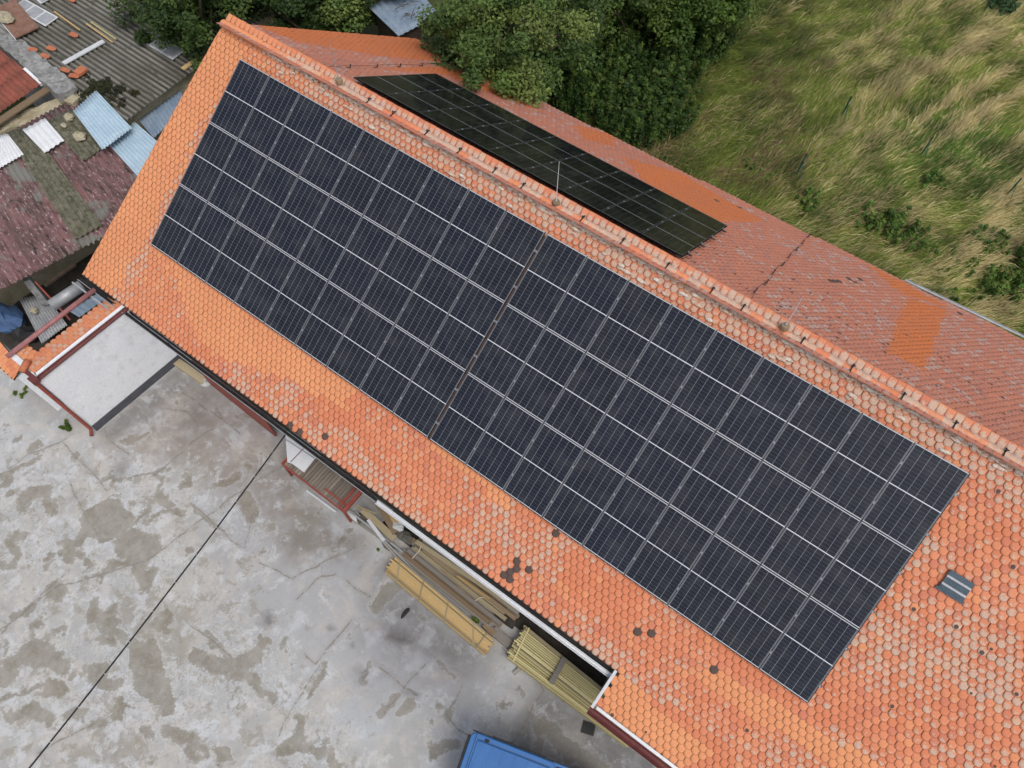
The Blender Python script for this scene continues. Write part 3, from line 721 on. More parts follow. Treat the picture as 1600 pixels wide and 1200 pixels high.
for r_, rn in enumerate(('upper', 'lower')):
    for k in range(9):
        s_ = PL/2+r_*(PL+PG); u = 3.0116+PW/2+k*(PW+PG)
        panel((u, 1.358+s_*CS, 7.9644-s_*SS), (-S, 0, 0), f'{ORD[k]} black solar panel from the left, {rn} row of the meadow-side array', 'black solar panels of the meadow-side array', fB, gB)
def rail(x0, x1, y, z, sgn, label, group, clamps, ofs=0):
    # y,z: point on the panel surface plane; rails lie under the frames
    n = np.array((0, sgn*SS, CS)); tdir = np.array((0, sgn*CS, -SS))
    c0 = np.array((0, y, z)); p = c0-n*(.035+.022)
    r = thing('mounting_rail', label, 'mounting rail', (x0, p[1], p[2]), (0, 0, 0), group)
    MB().box(((x0+x1)/2, p[1], p[2]), (x1-x0, .042, .040), ax=((1, 0, 0), tdir, n)).build('rail_bar', M['alu_dark'], r)
    for cx in clamps:
        q = c0+n*.000; m = MB()
        m.box(q+np.array((cx, 0, 0))+n*.003, (.040, .055, .006), ax=((1, 0, 0), tdir, n))
        m.box(q+np.array((cx, 0, 0))-n*.018, (.016, .05, .036), ax=((1, 0, 0), tdir, n))
        m.build('clamp', M['alu'], r)
gapx = [k*(PW+PG)-PG/2 for k in range(1, 9)]
ox2 = 9*(PW+PG)-PG+.08
for r_, rn in enumerate(('top', 'middle', 'bottom')):
    for e, en in ((.26, 'upper'), (.77, 'lower')):
        v = -(r_*(PL+PG)+e*PL)
        rail(-.06, ox2*2-.08+.07, v*CS, 8+v*SS, -1, f'aluminium mounting rail under the {en} part of the {rn} row of yard-side panels', 'rails under the yard-side panels',
             [-.012]+gapx+[ox2-.08+.012, ox2-.012]+[ox2+g_ for g_ in gapx]+[2*ox2-.08+.012])
for r_, rn in enumerate(('upper', 'lower')):
    for e, en in ((.24, 'upper'), (.78, 'lower')):
        s_ = r_*(PL+PG)+e*PL
        rail(2.96, 3.0116+9*(PW+PG)+.10, 1.358+s_*CS, 7.9644-s_*SS, 1, f'mounting rail under the {en} part of the {rn} row of meadow-side panels', 'rails under the meadow-side panels', [3.0116+g_ for g_ in gapx]+[3.0116+9*(PW+PG)-PG+.012])

# ================================================================== LIGHTNING PROTECTION
clips = [4.24, 5.07, 6.21, 7.27, 8.38, 9.24, 10.98, 12.11, 13.32, 14.48, 15.26, 16.71, 17.85, 18.99, 20.1, 21.13, 22.2, 23.3]
lc = thing('lightning_conductor', 'thin lightning wire running along the roof ridge on dark clips', 'lightning conductor', (10, RY, RZ+.15))
zt = RZ+.072
wp = [(3.25, RY+.02, zt+.05)]
for x in clips: wp.append((x, RY+.02, zt+.055)); wp.append((x+.5, RY+.02, zt+.035))
MB().tube(wp, .0045, 5).build('wire', M['grey_metal'], lc)
for x in clips:
    m = MB(); m.box((x, RY+.005, zt+.008), (.028, .22, .012)); m.box((x, RY+.11, zt-.03), (.028, .010, .07)); m.box((x, RY-.11, zt-.03), (.028, .010, .06))
    m.box((x, RY+.02, zt+.045), (.03, .03, .07)); m.box((x+.01, RY+.03, zt+.07), (.07, .02, .015)); m.build('clip', M['black_rubber'], lc)
def downwire(x, s0, s1, n, label, dropx=0):
    nn = np.array((0, SS, CS)); td = np.array((0, CS, -SS)); base = np.array((x, RY, RZ))
    o = thing('lightning_conductor', label, 'lightning conductor', tuple(base+td*s0))
    pts = [base+td*s+nn*(.085+.012*math.sin(s*9))+np.array((.03*math.sin(s*3.1), 0, 0)) for s in np.linspace(s0, s1, 26)]
    MB().tube(pts, .0055, 5).build('wire', M['black_rubber'], o)
    for s in np.linspace(s0+.15, s1-.25, n):
        c0 = base+td*s+nn*.055+np.array((.03*math.sin(s*3.1), 0, 0)); m = MB()
        m.box(c0+nn*.015, (.022, .022, .10), ax=((1, 0, 0), td, nn)); m.box(c0-td*.07-nn*.02, (.028, .17, .008), ax=((1, 0, 0), td, nn)); m.box(c0+nn*.04, (.05, .02, .012), ax=((1, 0, 0), td, nn))
        m.build('clip', M['black_rubber'], o)
downwire(2.10, .35, 7.7, 7, 'lightning wire running down the meadow slope left of the black panels')
downwire(15.23, .30, 8.3, 9, 'lightning wire running down the meadow slope right of the black panels')
for x, h, z, lab in ((3.19, 1.14, 8.43, 'thin lightning rod on the ridge near the left end of the panels'), (10.2, 1.32, 8.33, 'tallest lightning rod, on the ridge beside the black panels'), (16.24, 1.10, 8.42, 'lightning rod in a brown pot on the right part of the ridge')):
    o = thing('lightning_rod', lab, 'lightning rod', (x, RY+.03, z-.06))
    MB().tube([(x, RY+.03, z-.02), (x, RY+.03, z+h*.62), (x, RY+.03, z+h)], [.011, .009, .006], 8).build('rod', M['zinc'] if x > 4 else M['grey_metal'], o)
    m = MB(); m.tube([(x, RY+.03, z-.10), (x, RY+.03, z-.02), (x, RY+.03, z+.015), (x, RY+.03, z+.016)], [.10, .095, .085, .05], 14); m.build('base', M['wood_brown'], o, smooth=False)
    MB().box((x, RY+.03, z+.03), (.05, .035, .05)).build('bracket', M['grey_metal'], o)

# roof hatch (small ribbed skylight plate)
n_ = nF; td = np.array((0, -CS, -SS)); hc = np.array((21.82, -1.66, RZ-(RY+1.66)*TS))
sk = thing('roof_hatch', 'small dark ribbed metal hatch on the tiles right of the panels', 'roof hatch', tuple(hc))
m = MB(); m.box(hc+n_*.055, (.50, .42, .03), ax=((1, 0, 0), td, n_)); m.build('plate', M['skylight_metal'], sk)
for k in (-.07, .11): MB().box(hc+n_*.078+td*k, (.50, .045, .018), ax=((1, 0, 0), td, n_)).build('rib', M['grey_metal'], sk)
MB().box(hc+n_*.05+td*.24, (.58, .07, .02), ax=((1, 0, 0), td, n_)).build('apron_flashing', M['skylight_metal'], sk)

# ================================================================== WHITE ANNEX AND ITS PASSAGE
an = thing('courtyard_wall', 'tall white rendered wall with maroon gutter and downpipe beside the yard', 'wall', (-.5, -8, 0))
wx0, wx1 = -.60, -.20
m = MB(); m.prism([(wx0, -9.70), (wx1, -9.70), (.02, -6.28), (-.40, -6.28)], 0, 3.42); m.build('wall', M['white_wall'], an)
m = MB(); m.prism([(wx1+.003, -9.72), (wx1+.03, -9.72), (.05, -6.29), (.023, -6.29)], 0, .36); m.build('plinth', M['plinth'], an)
# tiled strip falling away from the yard, maroon gutter on the yard edge
def tile_strip(name, P00, P10, P11, P01, nu, nv, parent, mat=M['tile_front'], lichen=.3, new=.3):
    P00, P10, P11, P01 = [np.array(p, float) for p in (P00, P10, P11, P01)]
    nrm = np.cross(P10-P00, P01-P00); nrm /= np.linalg.norm(nrm); nrm *= np.sign(nrm[2])
    V = []; F = []; tc = []; tuv = []
    prof = [(-.48, 1.35), (-.48, .35), (-.22, 0), (.22, 0), (.48, .35), (.48, 1.35)]
    for j in range(nv):
        for i in range(nu+1):
            b = len(V); hue = random.random(); li = random.uniform(.3, .9) if random.random() < lichen else random.uniform(0, .15)
            nw = new*random.random()*1.4
            for (a, h) in prof:
                uu = min(max((i+a+(.5 if j % 2 else 0))/nu, 0), 1); vv = (j+1-h)/nv
                p = P00+(P10-P00)*uu+((P01-P00)*(1-uu)+(P11-P10)*uu)*max(vv, 0)+nrm*(.026-.018*h)
                V.append(p); tc.append((hue, li, 0, nw)); tuv.append((a*2, (h-.5)*1.6, 0))
            F.append([b+q for q in range(6)])
    o = mesh_np(name, np.array(V), [np.array(F)], mat, parent, {'tcol': np.array(tc), 'tuv': np.array(tuv)})
    bd = MB().quad(P00, P10, P11, P01); q = [p-nrm*.05 for p in (P00, P10, P11, P01)]; bd.quad(*q[::-1])
    pts = (P00, P10, P11, P01)
    for i in range(4): bd.quad(pts[i], q[i], q[(i+1) % 4], pts[(i+1) % 4])
    bd.build('boarding', M['wood_dark'], o if parent is None else parent)
    return o
tile_strip('tile_coping', (-.42, -9.62, 3.50), (-.22, -6.30, 3.50), (-1.02, -6.30, 3.22), (-1.22, -9.62, 3.22), 18, 4, an, lichen=.55, new=.5)
MB().beam((-.30, -9.60, 3.545), (-.12, -6.32, 3.545), .10, .03).build('coping_flashing', M['white_wall'], an)
m = MB(); m.trough((-.20, -9.80, 3.50), (-.02, -6.45, 3.52), .085, n=4); m.build('gutter', M['maroon'], an)
m = MB(); m.box((-.22, -9.76, 3.52), (.26, .20, .17)); m.build('gutter_outlet', M['maroon'], an)
dp = MB(); dp.tube([(-.20, -9.78, 3.42), (-.19, -9.79, 3.2), (-.17, -9.79, .30), (-.10, -9.93, .13)], .055, 10); dp.build('downpipe', M['rust_red'], an, smooth=True)
dp = MB(); dp.tube([(-.42, -9.79, 1.6), (-.42, -9.79, .25)], .045, 10); dp.build('drain_pipe', M['rust_red'], an, smooth=True)
fw = thing('front_wall', 'narrow white end wall of the passage with pantile on its top', 'wall', (-1.1, -9.62, 0))
MB().box((-1.13, -9.61, 1.66), (1.04, .17, 3.32)).build('wall', M['white_wall'], fw)
tile_strip('tile_cap', (-1.60, -9.52, 3.36), (-.66, -9.52, 3.36), (-.66, -9.12, 3.24), (-1.60, -9.12, 3.24), 5, 3, fw, lichen=.3, new=.7)
pn = MB(); pn.tube([(-.95, -9.45, 3.46), (-.80, -9.80, 3.44)], .10, 10); pn.build('cap_tile', M['loose_tile'], fw, smooth=True)
MB().box((-.62, -9.72, 3.38), (.30, .12, .10)).build('cap_flashing', M['maroon'], fw)
pb = thing('passage_beam', 'dull red steel beam spanning from the white end wall to the eave', 'beam', (-1.5, -8, 3.4))
MB().tube([(-1.58, -9.75, 3.42), (-1.36, -6.70, 3.48)], .075, 12).build('beam_tube', M['mauve'], pb, smooth=True)
fl_ = thing('tiled_lean_to', 'strip of bright orange tiles at the far left edge beside the passage', 'roof', (-2.4, -9.9, 2.4))
tile_strip('roof', (-3.6, -9.45, 2.62), (-1.72, -9.70, 2.62), (-1.72, -10.12, 2.40), (-3.6, -10.1, 2.35), 10, 3, fl_, lichen=.12, new=.9)
MB().prism([(-3.6, -9.5), (-1.78, -9.75), (-1.78, -10.0), (-3.6, -9.95)], 0, 2.33).build('wall', M['white_wall'], fl_)

# courtyard floor and clutter behind the white wall
cf = MB().quad((-6.5, -9.5, .02), (-.6, -9.5, .02), (-.4, -6.3, .02), (-6.5, -2.5, .02)).build('courtyard_floor', M['soil_dark']); tag(cf, kind='structure')
def corr(name, P, n, amp, mat, parent=None, res=8, len_seg=6, jag=0):
    """corrugated sheet; P = four corners: A,B along the top end, C,D along the bottom end (corrugations run A->D)"""
    A, B, Cc, D = [np.array(p, float) for p in P]; nrm = np.cross(B-A, D-A); nrm /= np.linalg.norm(nrm); nrm *= np.sign(nrm[2])
    nu = n*res; V = []; F = []
    sag = rng.normal(0, amp*.18, (len_seg+1, 5))
    for layer in (0, 1):
        for i in range(nu+1):
            u = i/nu; jj = rng.normal(0, jag)
            for j in range(len_seg+1):
                v = j/len_seg; p = (A*(1-u)+B*u)*(1-v)+(D*(1-u)+Cc*u)*v
                if j == len_seg: p = p+(D-A)/np.linalg.norm(D-A)*jj
                w = np.interp(u, np.linspace(0, 1, 5), sag[j])
                V.append(p+nrm*(amp*math.sin(2*math.pi*n*u)+w-layer*.008))
    N = (nu+1)*(len_seg+1)
    for i in range(nu):
        for j in range(len_seg):
            a = i*(len_seg+1)+j; F.append((a, a+1, a+len_seg+2, a+len_seg+1)); F.append((N+a, N+a+len_seg+1, N+a+len_seg+2, N+a+1))
    rim = [i*(len_seg+1) for i in range(nu+1)]+[nu*(len_seg+1)+j for j in range(1, len_seg+1)]+[i*(len_seg+1)+len_seg for i in range(nu-1, -1, -1)]+[j for j in range(len_seg-1, 0, -1)]
    for q in range(len(rim)):
        a, b = rim[q], rim[(q+1) % len(rim)]; F.append((a, b, N+b, N+a))
    o = mesh_np(name, np.array(V), [np.array(F)], mat, parent); return o
def P4(*uvz): return [at(*q) for q in uvz]
def sheet(label, P, n, amp, mat, cat='roof sheet', group=None, jag=.0, name='corrugated_sheet'):
    o = corr(name, P, n, amp, mat, jag=jag); return tag(o, label, cat, group)
sheet('grey corrugated sheet lying in the dark courtyard behind the white wall', P4((30, 467, .85), (70, 459, .85), (105, 508, .7), (65, 537, .7)), 10, .018, M['grey_metal'])
sheet('small blue corrugated sheet beneath the dull red beam', P4((108, 486, 1.0), (150, 459, 1.0), (163, 468, .9), (124, 496, .9)), 5, .018, M['blue_dull'])
o = tag(MB().tube([at(80, 478, 1.6), at(128, 446, 1.6)], .20, 14).build('duct_pipe', M['grey_metal'], smooth=True), 'wide grey metal duct running under the roof corner', 'pipe')
o = tag(MB().beam(at(42, 436, 2.0), at(72, 474, .9), .22, .2).build('concrete_post', M['coping']), 'leaning grey concrete post under the pink sheet roof', 'post')
o = tag(MB().tube([at(55, 440, 2.1), at(110, 500, 1.2)], .03, 8).build('steel_bar', M['rust_red']), 'thin rusty bar leaning across the courtyard junk', 'bar')
o = tag(MB().beam(at(70, 447, 1.9), at(118, 413, 1.9), .08, .08).build('wooden_bar', M['wood_dark']), 'dark wooden bar under the pink sheet roof', 'bar')
def lump(name, c, r, mat, n=10, m=7, sq=.6, seed=0):
    rg = np.random.default_rng(seed); V = []; F = []
    for j in range(m):
        ph = math.pi*j/(m-1)
        for i in range(n):
            th = 2*math.pi*i/n; k = 1+rg.uniform(-.22, .22)
            V.append((c[0]+r[0]*k*math.sin(ph)*math.cos(th), c[1]+r[1]*k*math.sin(ph)*math.sin(th), c[2]+r[2]*k*math.cos(ph)))
    for j in range(m-1):
        for i in range(n): F.append((j*n+i, j*n+(i+1) % n, (j+1)*n+(i+1) % n, (j+1)*n+i))
    mb = MB(); mb.v = V; mb.f = F; return mb.build(name, mat, smooth=False)
c_ = at(12, 498, .5); tag(lump('tarpaulin', c_, (.75, .45, .35), M['tarp_blue'], seed=3), 'crumpled dark blue tarpaulin at the left edge of the courtyard', 'tarpaulin')
c_ = at(40, 520, .25); tag(lump('rubbish_sack', c_, (.5, .35, .3), M['black_rubber'], seed=4), 'black sack lying beside the grey sheet in the courtyard', 'sack')
c_ = at(53, 485, .95); tag(lump('stone', c_, (.14, .12, .10), M['stone'], seed=5), 'stone holding down the grey courtyard sheet', 'stone')
c_ = at(118, 470, .8); tag(lump('scrap_pile', c_, (.5, .35, .3), M['wood_dark'], seed=6), 'dark scrap under the duct in the courtyard', 'scrap')

# ================================================================== NEIGHBOURING SHEDS (upper left)
sh = thing('grey_shed', 'neighbouring shed under a wide dark grey corrugated roof', 'shed', (-12, 4, 0))
corr('roof', [(-20, 9.5, 3.9), (-20, -1.75, 3.9), (-6.45, -1.75, 3.25), (-6.55, 9.5, 3.25)][::1], 58, .040, M['fibre_grey_roof'], sh, res=8, jag=.015)
MB().box((-13.2, 3.8, 1.55), (12.8, 10.4, 3.1)).build('wall', M['ruin_plaster'], sh)
zr = lambda x: 3.25+(-6.5-x)*.65/13.5+.035
def on_roof(u, v):
    p = at(u, v, 3.45)
    for _ in range(3): p = at(u, v, zr(p[0]))
    return p
pk = thing('pink_shed', 'low shed under mossy pink corrugated sheets beside the orange roof', 'shed', (-6, -5, 0))
corr('roof', P4((-160, 300, 3.30), (140, 140, 3.30), (262, 318, 2.45), (-60, 484, 2.45)), 40, .042, M['fibre_pink'], pk, res=6, jag=.03)
MB().prism([(-9.3, -8.2), (-6.6, -8.6), (-6.0, -4.6), (-6.6, -2.9), (-9.0, -2.6)], 0, 2.3).build('wall', M['ruin_plaster'], pk)
def zp(u, v, dz):                                     # a point lying on the pink roof plane
    A, B, Cc = [at(*q) for q in ((-160, 300, 3.30), (140, 140, 3.30), (262, 318, 2.45))]
    n = np.cross(B-A, Cc-A); n /= np.linalg.norm(n); n *= np.sign(n[2]); return hit(u, v, n, A+n*dz)
def lay(dz, *uv): return [zp(u, v, dz) for u, v in uv]
sheet('narrow grey mossy strip laid down the middle of the pink roof', lay(.07, (8, 208), (44, 196), (160, 352), (118, 374)), 5, .030, M['fibre_olive'])
sheet('grey mossy sheet with stones between the white and blue sheets', lay(.08, (70, 190), (112, 170), (160, 232), (130, 252)), 5, .030, M['fibre_olive'])
sheet('white sheet with four broad ribs on the pink shed', lay(.15, (35, 203), (70, 184), (100, 219), (70, 239)), 4, .022, M['white_sheet'])
sheet('white finely ribbed sheet at the left edge of the photo', lay(.12, (-22, 216), (12, 209), (37, 241), (-10, 268)), 9, .020, M['white_sheet'])
sheet('pale blue sheet with rust scratches beside the mossy ruin wall', lay(.48, (114, 173), (150, 141), (206, 200), (160, 234)), 10, .024, M['blue_sheet'])
sheet('pale blue sheet running under the rake of the orange roof', lay(.11, (171, 227), (210, 190), (262, 235), (219, 280)), 10, .024, M['blue_sheet'])
sheet('darker slate blue sheet below the edge of the dark grey roof', P4((216, 187, 2.75), (282, 140, 2.75), (292, 168, 2.55), (240, 216, 2.55)), 12, .022, M['blue_dull'])
for k, (u, v, r) in enumerate(((108, 183, .20), (125, 213, .25), (100, 196, .12), (134, 178, .13))):
    c_ = zp(u, v, .16); tag(lump('stone', c_, (r, r*.85, r*.55), M['stone'], seed=20+k), ['grey brown stone on the mossy sheet near the ruin', 'largest pale stone weighing down the mossy sheet', 'small stone left of the blue sheet', 'small stone at the corner of the blue sheet'][k], 'stone')
tag(MB().beam(zp(127, 174, .22), zp(134, 160, .22), .12, .07).build('brick', M['brick']), 'brown brick lying on the pale blue sheet', 'brick')
# ruin with red pantiles and thick coping wall
ru = thing('ruined_house', 'ruined house corner with old red tiles and crumbling mossy walls', 'building', (-12, -3, 0))
def rough_wall(name, a, b, w, z0, z1, mat, seed):
    rg = np.random.default_rng(seed); a = np.array(a, float); b = np.array(b, float); L = np.linalg.norm(b-a); x = (b-a)/L; y = np.array((-x[1], x[0]))
    n = max(6, int(L/.22)); V = []; F = []
    for i in range(n+1):
        p = a+(b-a)*i/n
        for (s_, z) in ((-1, z0), (-1, z1), (-.35, z1), (.35, z1), (1, z1), (1, z0)):
            q = p+y*w/2*s_*(1+rg.uniform(-.12, .12)); V.append((q[0], q[1], z if z == z0 else z+rg.uniform(-.07, .05)))
    for i in range(n):
        for k in range(5): F.append((i*6+k, i*6+k+1, i*6+k+7, i*6+k+6))
    F.append(tuple(range(6))); F.append(tuple(range(n*6, n*6+6))[::-1]); mb = MB(); mb.v = V; mb.f = F; return mb.build(name, mat, ru)
rough_wall('coping_wall', (-16, -.95), (-8.85, -1.72), .72, 0, 3.62, M['coping'], 1)
rough_wall('side_wall', (-9.15, -1.5), (-10.6, -5.2), .62, 0, 3.0, M['ruin_plaster'], 2)
MB().box((-8.85, -1.75, 1.7), (.62, .55, 3.4), rz=.2).build('corner_stub', M['ruin_plaster'], ru)['label'] = 'broken brick and stone wall corner'
t = NT('old_pantile'); c = t.mix(t.step(t.noise(3, 5), .35, .65), (.28, .085, .06), (.20, .07, .05)); c = t.mix(t.step(t.noise(6, 5, .7), .58, .7), c, (.10, .075, .05)); t.bump(t.noise(20, 4), .01); M['old_pantile'] = t.out(c, .9)
for k in range(6):
    o = corr('roof_tiles' if k else 'roof', [(-10.2-.62*k-.75, -6.5, 3.52+.16*(k+1)), (-10.2-.62*k-.75, -1.95+.0*k, 3.52+.16*(k+1)), (-10.2-.62*k, -1.95, 3.40+.16*k), (-10.2-.62*k, -6.5, 3.40+.16*k)], 24, .028, M['old_pantile'], ru, res=6, len_seg=2)
MB().beam((-9.98, -1.9, 3.28), (-10.05, -6.4, 3.28), .30, .05).build('eave_board', M['wood_brown'], ru)
MB().beam((-11, -1.93, 3.62), (-10.15, -1.98, 3.42), .10, .14).build('barge_plaster', M['white_wall'], ru)
# things lying on the grey roof
def laid(a, b, w, h, mat, name, label, cat, group=None, dz=.0):
    p, q = on_roof(*a), on_roof(*b); p[2] += .03+h/2+dz; q[2] += .03+h/2+dz
    return tag(MB().beam(p, q, w, h).build(name, mat), label, cat, group)
laid((100, 101), (163, 66), .20, .04, M['zinc'], 'board', 'whitish board lying crosswise on the dark grey roof', 'board')
laid((86, 20), (126, 49), .05, .04, M['wood_yellow'], 'wooden lath', 'shorter yellow lath on the dark grey roof', 'lath')
laid((136, 39), (177, 68), .05, .04, M['wood_yellow'], 'wooden lath', 'lower of two long yellow laths lying side by side', 'lath')
laid((143, 36), (182, 63), .07, .03, M['wood_green'], 'wooden lath', 'upper greener lath of two lying side by side', 'lath')
laid((286, 110), (306, 96), .17, .05, M['wood_yellow'], 'wood_offcut', 'short wood offcut at the roof edge near the orange rake', 'wood offcut')
for o in list(C.objects):
    if o.name.startswith('wooden lath'): o.name = 'wooden_lath'
for k, (a, b, lab) in enumerate((((30, 7), (82, 36), 'translucent skylight sheet at the top left of the grey roof'), ((226, 56), (280, 88), 'translucent skylight sheet on the grey roof near the trees'), ((62, -10), (76, 2), 'translucent skylight sheet at the upper edge of the photo'))):
    p, q = on_roof(*a), on_roof(*b); p[2] += .05; q[2] += .05
    o = thing('skylight_sheet', lab, 'skylight', tuple((p+q)/2), group='translucent sheets in the grey roof')
    MB().beam(p, q, .62, .03).build('frame', M['zinc'], o)
    d_ = (q-p)/3
    for i in range(3):
        MB().beam(p+d_*(i+.08)+np.array((0, 0, .02)), p+d_*(i+.92)+np.array((0, 0, .02)), .48, .02).build('pane', M['grey_metal'], o)
for k, (u, v, a) in enumerate(((117, 57, 0), (82, 78, .1), (72, 90, .1), (53, 80, .2), (104, 112, .1), (118, 121, .3), (113, 2, .0))):
    p = on_roof(u, v); p[2] += .06; m = MB()
    poly = [(-.20, -.10), (.10, -.10), (.17, -.07), (.20, 0), (.17, .07), (.10, .10), (-.20, .10)]; ca, sa = math.cos(a+.1), math.sin(a+.1)
    m.prism([(p[0]+x*ca-y*sa, p[1]+x*sa+y*ca) for x, y in poly], p[2], p[2]+.025)
    tag(m.build('loose_roof_tile', M['loose_tile']), 'single orange roof tile lying loose on the dark grey roof', 'roof tile', 'loose tiles on the grey roof')
p = on_roof(128, 114); m = MB()
for i in range(4): m.box((p[0], p[1], p[2]+.06+i*.022), (.36-.01*i, .38, .018), rz=.1)
tag(m.build('tile_stack', M['loose_tile']), 'square stack of orange tiles at the end of the whitish board', 'roof tiles')
hb = thing('hatch_board', 'rusty brown board weighted with a rock near the ruin', 'board', tuple(on_roof(28, 45)))
a_, b_ = on_roof(8, 12), on_roof(45, 56); a_[2] += .12; b_[2] += .12
MB().beam(a_, b_, .95, .05).build('board', worn('rust_board', (.20, .10, .07), (.26, .15, .11), 4, .8, stain=(.3, .26, .17), amt=.35), hb)
MB().beam(a_+np.array((0, -.49, -.01)), b_+np.array((0, -.49, -.01)), .03, .08).build('edge_strip', M['zinc'], hb)
tag(lump('stone', on_roof(14, 36)+np.array((0, 0, .22)), (.38, .26, .16), M['stone'], seed=31), 'pale rock sitting on the rusty board', 'stone')
# moss on the grey roof, one cushiony patch
def leaves(name, Cn, spread, n, size, cols, parent=None, mat=None, up=.5, seed=0, aspect=.55, flat=1.0, label=None):
    """Cn: (k,3) clump centres; spread: (k,) radii; n leaves per clump; every leaf is a small folded face"""
    rg = np.random.default_rng(seed); Cn = np.asarray(Cn, float); k = len(Cn); N = k*n
    d = rg.normal(size=(N, 3)); d /= np.linalg.norm(d, axis=1)[:, None]
    rad = rg.random(N)**.42
    P = np.repeat(Cn, n, 0)+d*(rad*np.repeat(spread, n))[:, None]*np.array((1, 1, flat))
    nr = rg.normal(size=(N, 3)); nr[:, 2] = np.abs(nr[:, 2])+up*2; nr += d*.8; nr /= np.linalg.norm(nr, axis=1)[:, None]
    ax = rg.normal(size=(N, 3)); ax -= nr*(ax*nr).sum(1)[:, None]; ax /= np.linalg.norm(ax, axis=1)[:, None]; bx = np.cross(nr, ax)
    s = size*(.6+.8*rg.random(N))[:, None]
    V = np.stack([P-ax*s, P+bx*s*aspect-nr*s*.12, P+ax*s, P-bx*s*aspect-nr*s*.12], 1).reshape(-1, 3)
    F = np.arange(N*4).reshape(-1, 4)
    cl = np.asarray(cols, float); ck = rg.integers(0, len(cl), k); c = cl[ck]*(.8+.4*rg.random(k))[:, None]
    c = np.repeat(c, n, 0)*(.72+.56*rg.random(N))[:, None]; c = np.repeat(np.c_[c, np.ones(N)], 4, 0)
    return mesh_np(name, V, [F], mat or M['leaf'], parent, {'lcol': c})
cc = np.array([on_roof(rng.normal(165, 20), rng.normal(140, 11)) for _ in range(60)]); cc[:, 2] += .02
o = leaves('moss', cc, np.full(60, .16), 60, .035, [(.03, .03, .012), (.045, .05, .015), (.02, .018, .012)], flat=.3, seed=5); tag(o, 'dark moss cushion spread over the lower part of the grey roof', 'moss', kind='stuff')

# ================================================================== UNDER THE FRONT EAVE
gt = thing('sheet_gate', 'rust red sheet metal gate leaf hanging under the yard eave', 'gate', (3.1, -6.36, 0))
poly = [(1.50, .05), (4.62, .05), (4.74, .20), (4.74, 3.05), (4.6, 3.2), (1.50, 3.2)]
m = MB(); n0 = len(m.v)
for yy in (-6.36, -6.32):
    for x, z in poly: m.v.append((x, yy-(x-1.5)*.03, z))
k = len(poly); m.f.append(tuple(range(k))); m.f.append(tuple(range(k, 2*k))[::-1])
for i in range(k): m.f.append((i, (i+1) % k, k+(i+1) % k, k+i))
m.build('leaf_panel', M['rust_red'], gt)
MB().beam((1.5, -6.34, 3.24), (4.8, -6.43, 3.24), .07, .06).build('top_rail', M['maroon'], gt)
tag(MB().box((.68, -6.42, .10), (1.45, .27, .16), rz=.03).build('stone_step', M['wood_tan']), 'long pale beam lying against the white wall foot', 'beam')
tag(lump('rubble_heap', (1.40, -6.40, .08), (.18, .16, .1), M['rock_white'], seed=9), 'small white rubble at the end of the pale beam', 'rubble')
# slatted steel rack with white board
rk = thing('slatted_cart', 'low cart with brown slatted deck and rust red steel frame', 'cart', (7.2, -6.65, 0))
zt_ = .95
for i in range(22):
    x = 6.05+i*.108
    MB().box((x, -6.62, zt_), (.088, .95, .03), rz=random.uniform(-.01, .01)).build('slat', M['slat'], rk)
MB().beam((5.98, -7.12, zt_+.0), (8.50, -7.14, zt_+.0), .05, .07).build('side_rail', M['rust_red'], rk)
MB().beam((5.98, -6.12, zt_), (8.50, -6.13, zt_), .05, .07).build('side_rail', M['rust_red'], rk)
MB().beam((8.50, -7.16, zt_+.09), (8.50, -6.08, zt_+.09), .12, .10).build('end_rail', M['rust_red'], rk)
MB().beam((8.28, -7.10, zt_+.06), (8.28, -6.08, zt_+.06), .07, .06).build('end_rail', M['rust_red'], rk)
MB().beam((5.98, -7.14, zt_+.05), (5.98, -6.08, zt_+.05), .06, .09).build('end_rail', M['rust_red'], rk)
MB().beam((7.55, -6.95, zt_+.045), (8.45, -6.95, zt_+.045), .05, .05).build('cross_rail', M['rust_red'], rk)
for x, y in ((6.0, -7.1), (8.5, -7.12), (6.0, -6.12), (8.5, -6.12)):
    MB().beam((x, y, .03), (x, y, zt_-.03), .07, .07, up=(1, 0, 0)).build('leg', M['rust_red'], rk)
for x in (6.5, 8.0):
    MB().tube([(x, -6.98, .20), (x, -6.90, .20)], .20, 14).build('wheel', M['black_rubber'], rk)
wp_ = thing('white_board', 'white painted panel with a dark seam lying on the cart end', 'board', (6.1, -6.6, 1.1))
wpoly = W2([(447, 680)]) and [tuple(at(u, v, 1.12)[:2]) for u, v in ((446, 677), (449, 722), (456, 724), (475, 738), (492, 716), (500, 712), (520, 690), (470, 655))]
MB().prism(wpoly, 1.09, 1.12).build('panel', M['white_sheet'], wp_)
a_, b_ = at(454, 722, 1.128), at(477, 698, 1.128); MB().beam(a_, b_, .022, .012).build('seam', M['maroon'], wp_)
a_, b_ = at(447, 687, 1.128), at(491, 716, 1.128); MB().beam(a_, b_, .026, .014).build('edge_bar', M['grey_metal'], wp_)
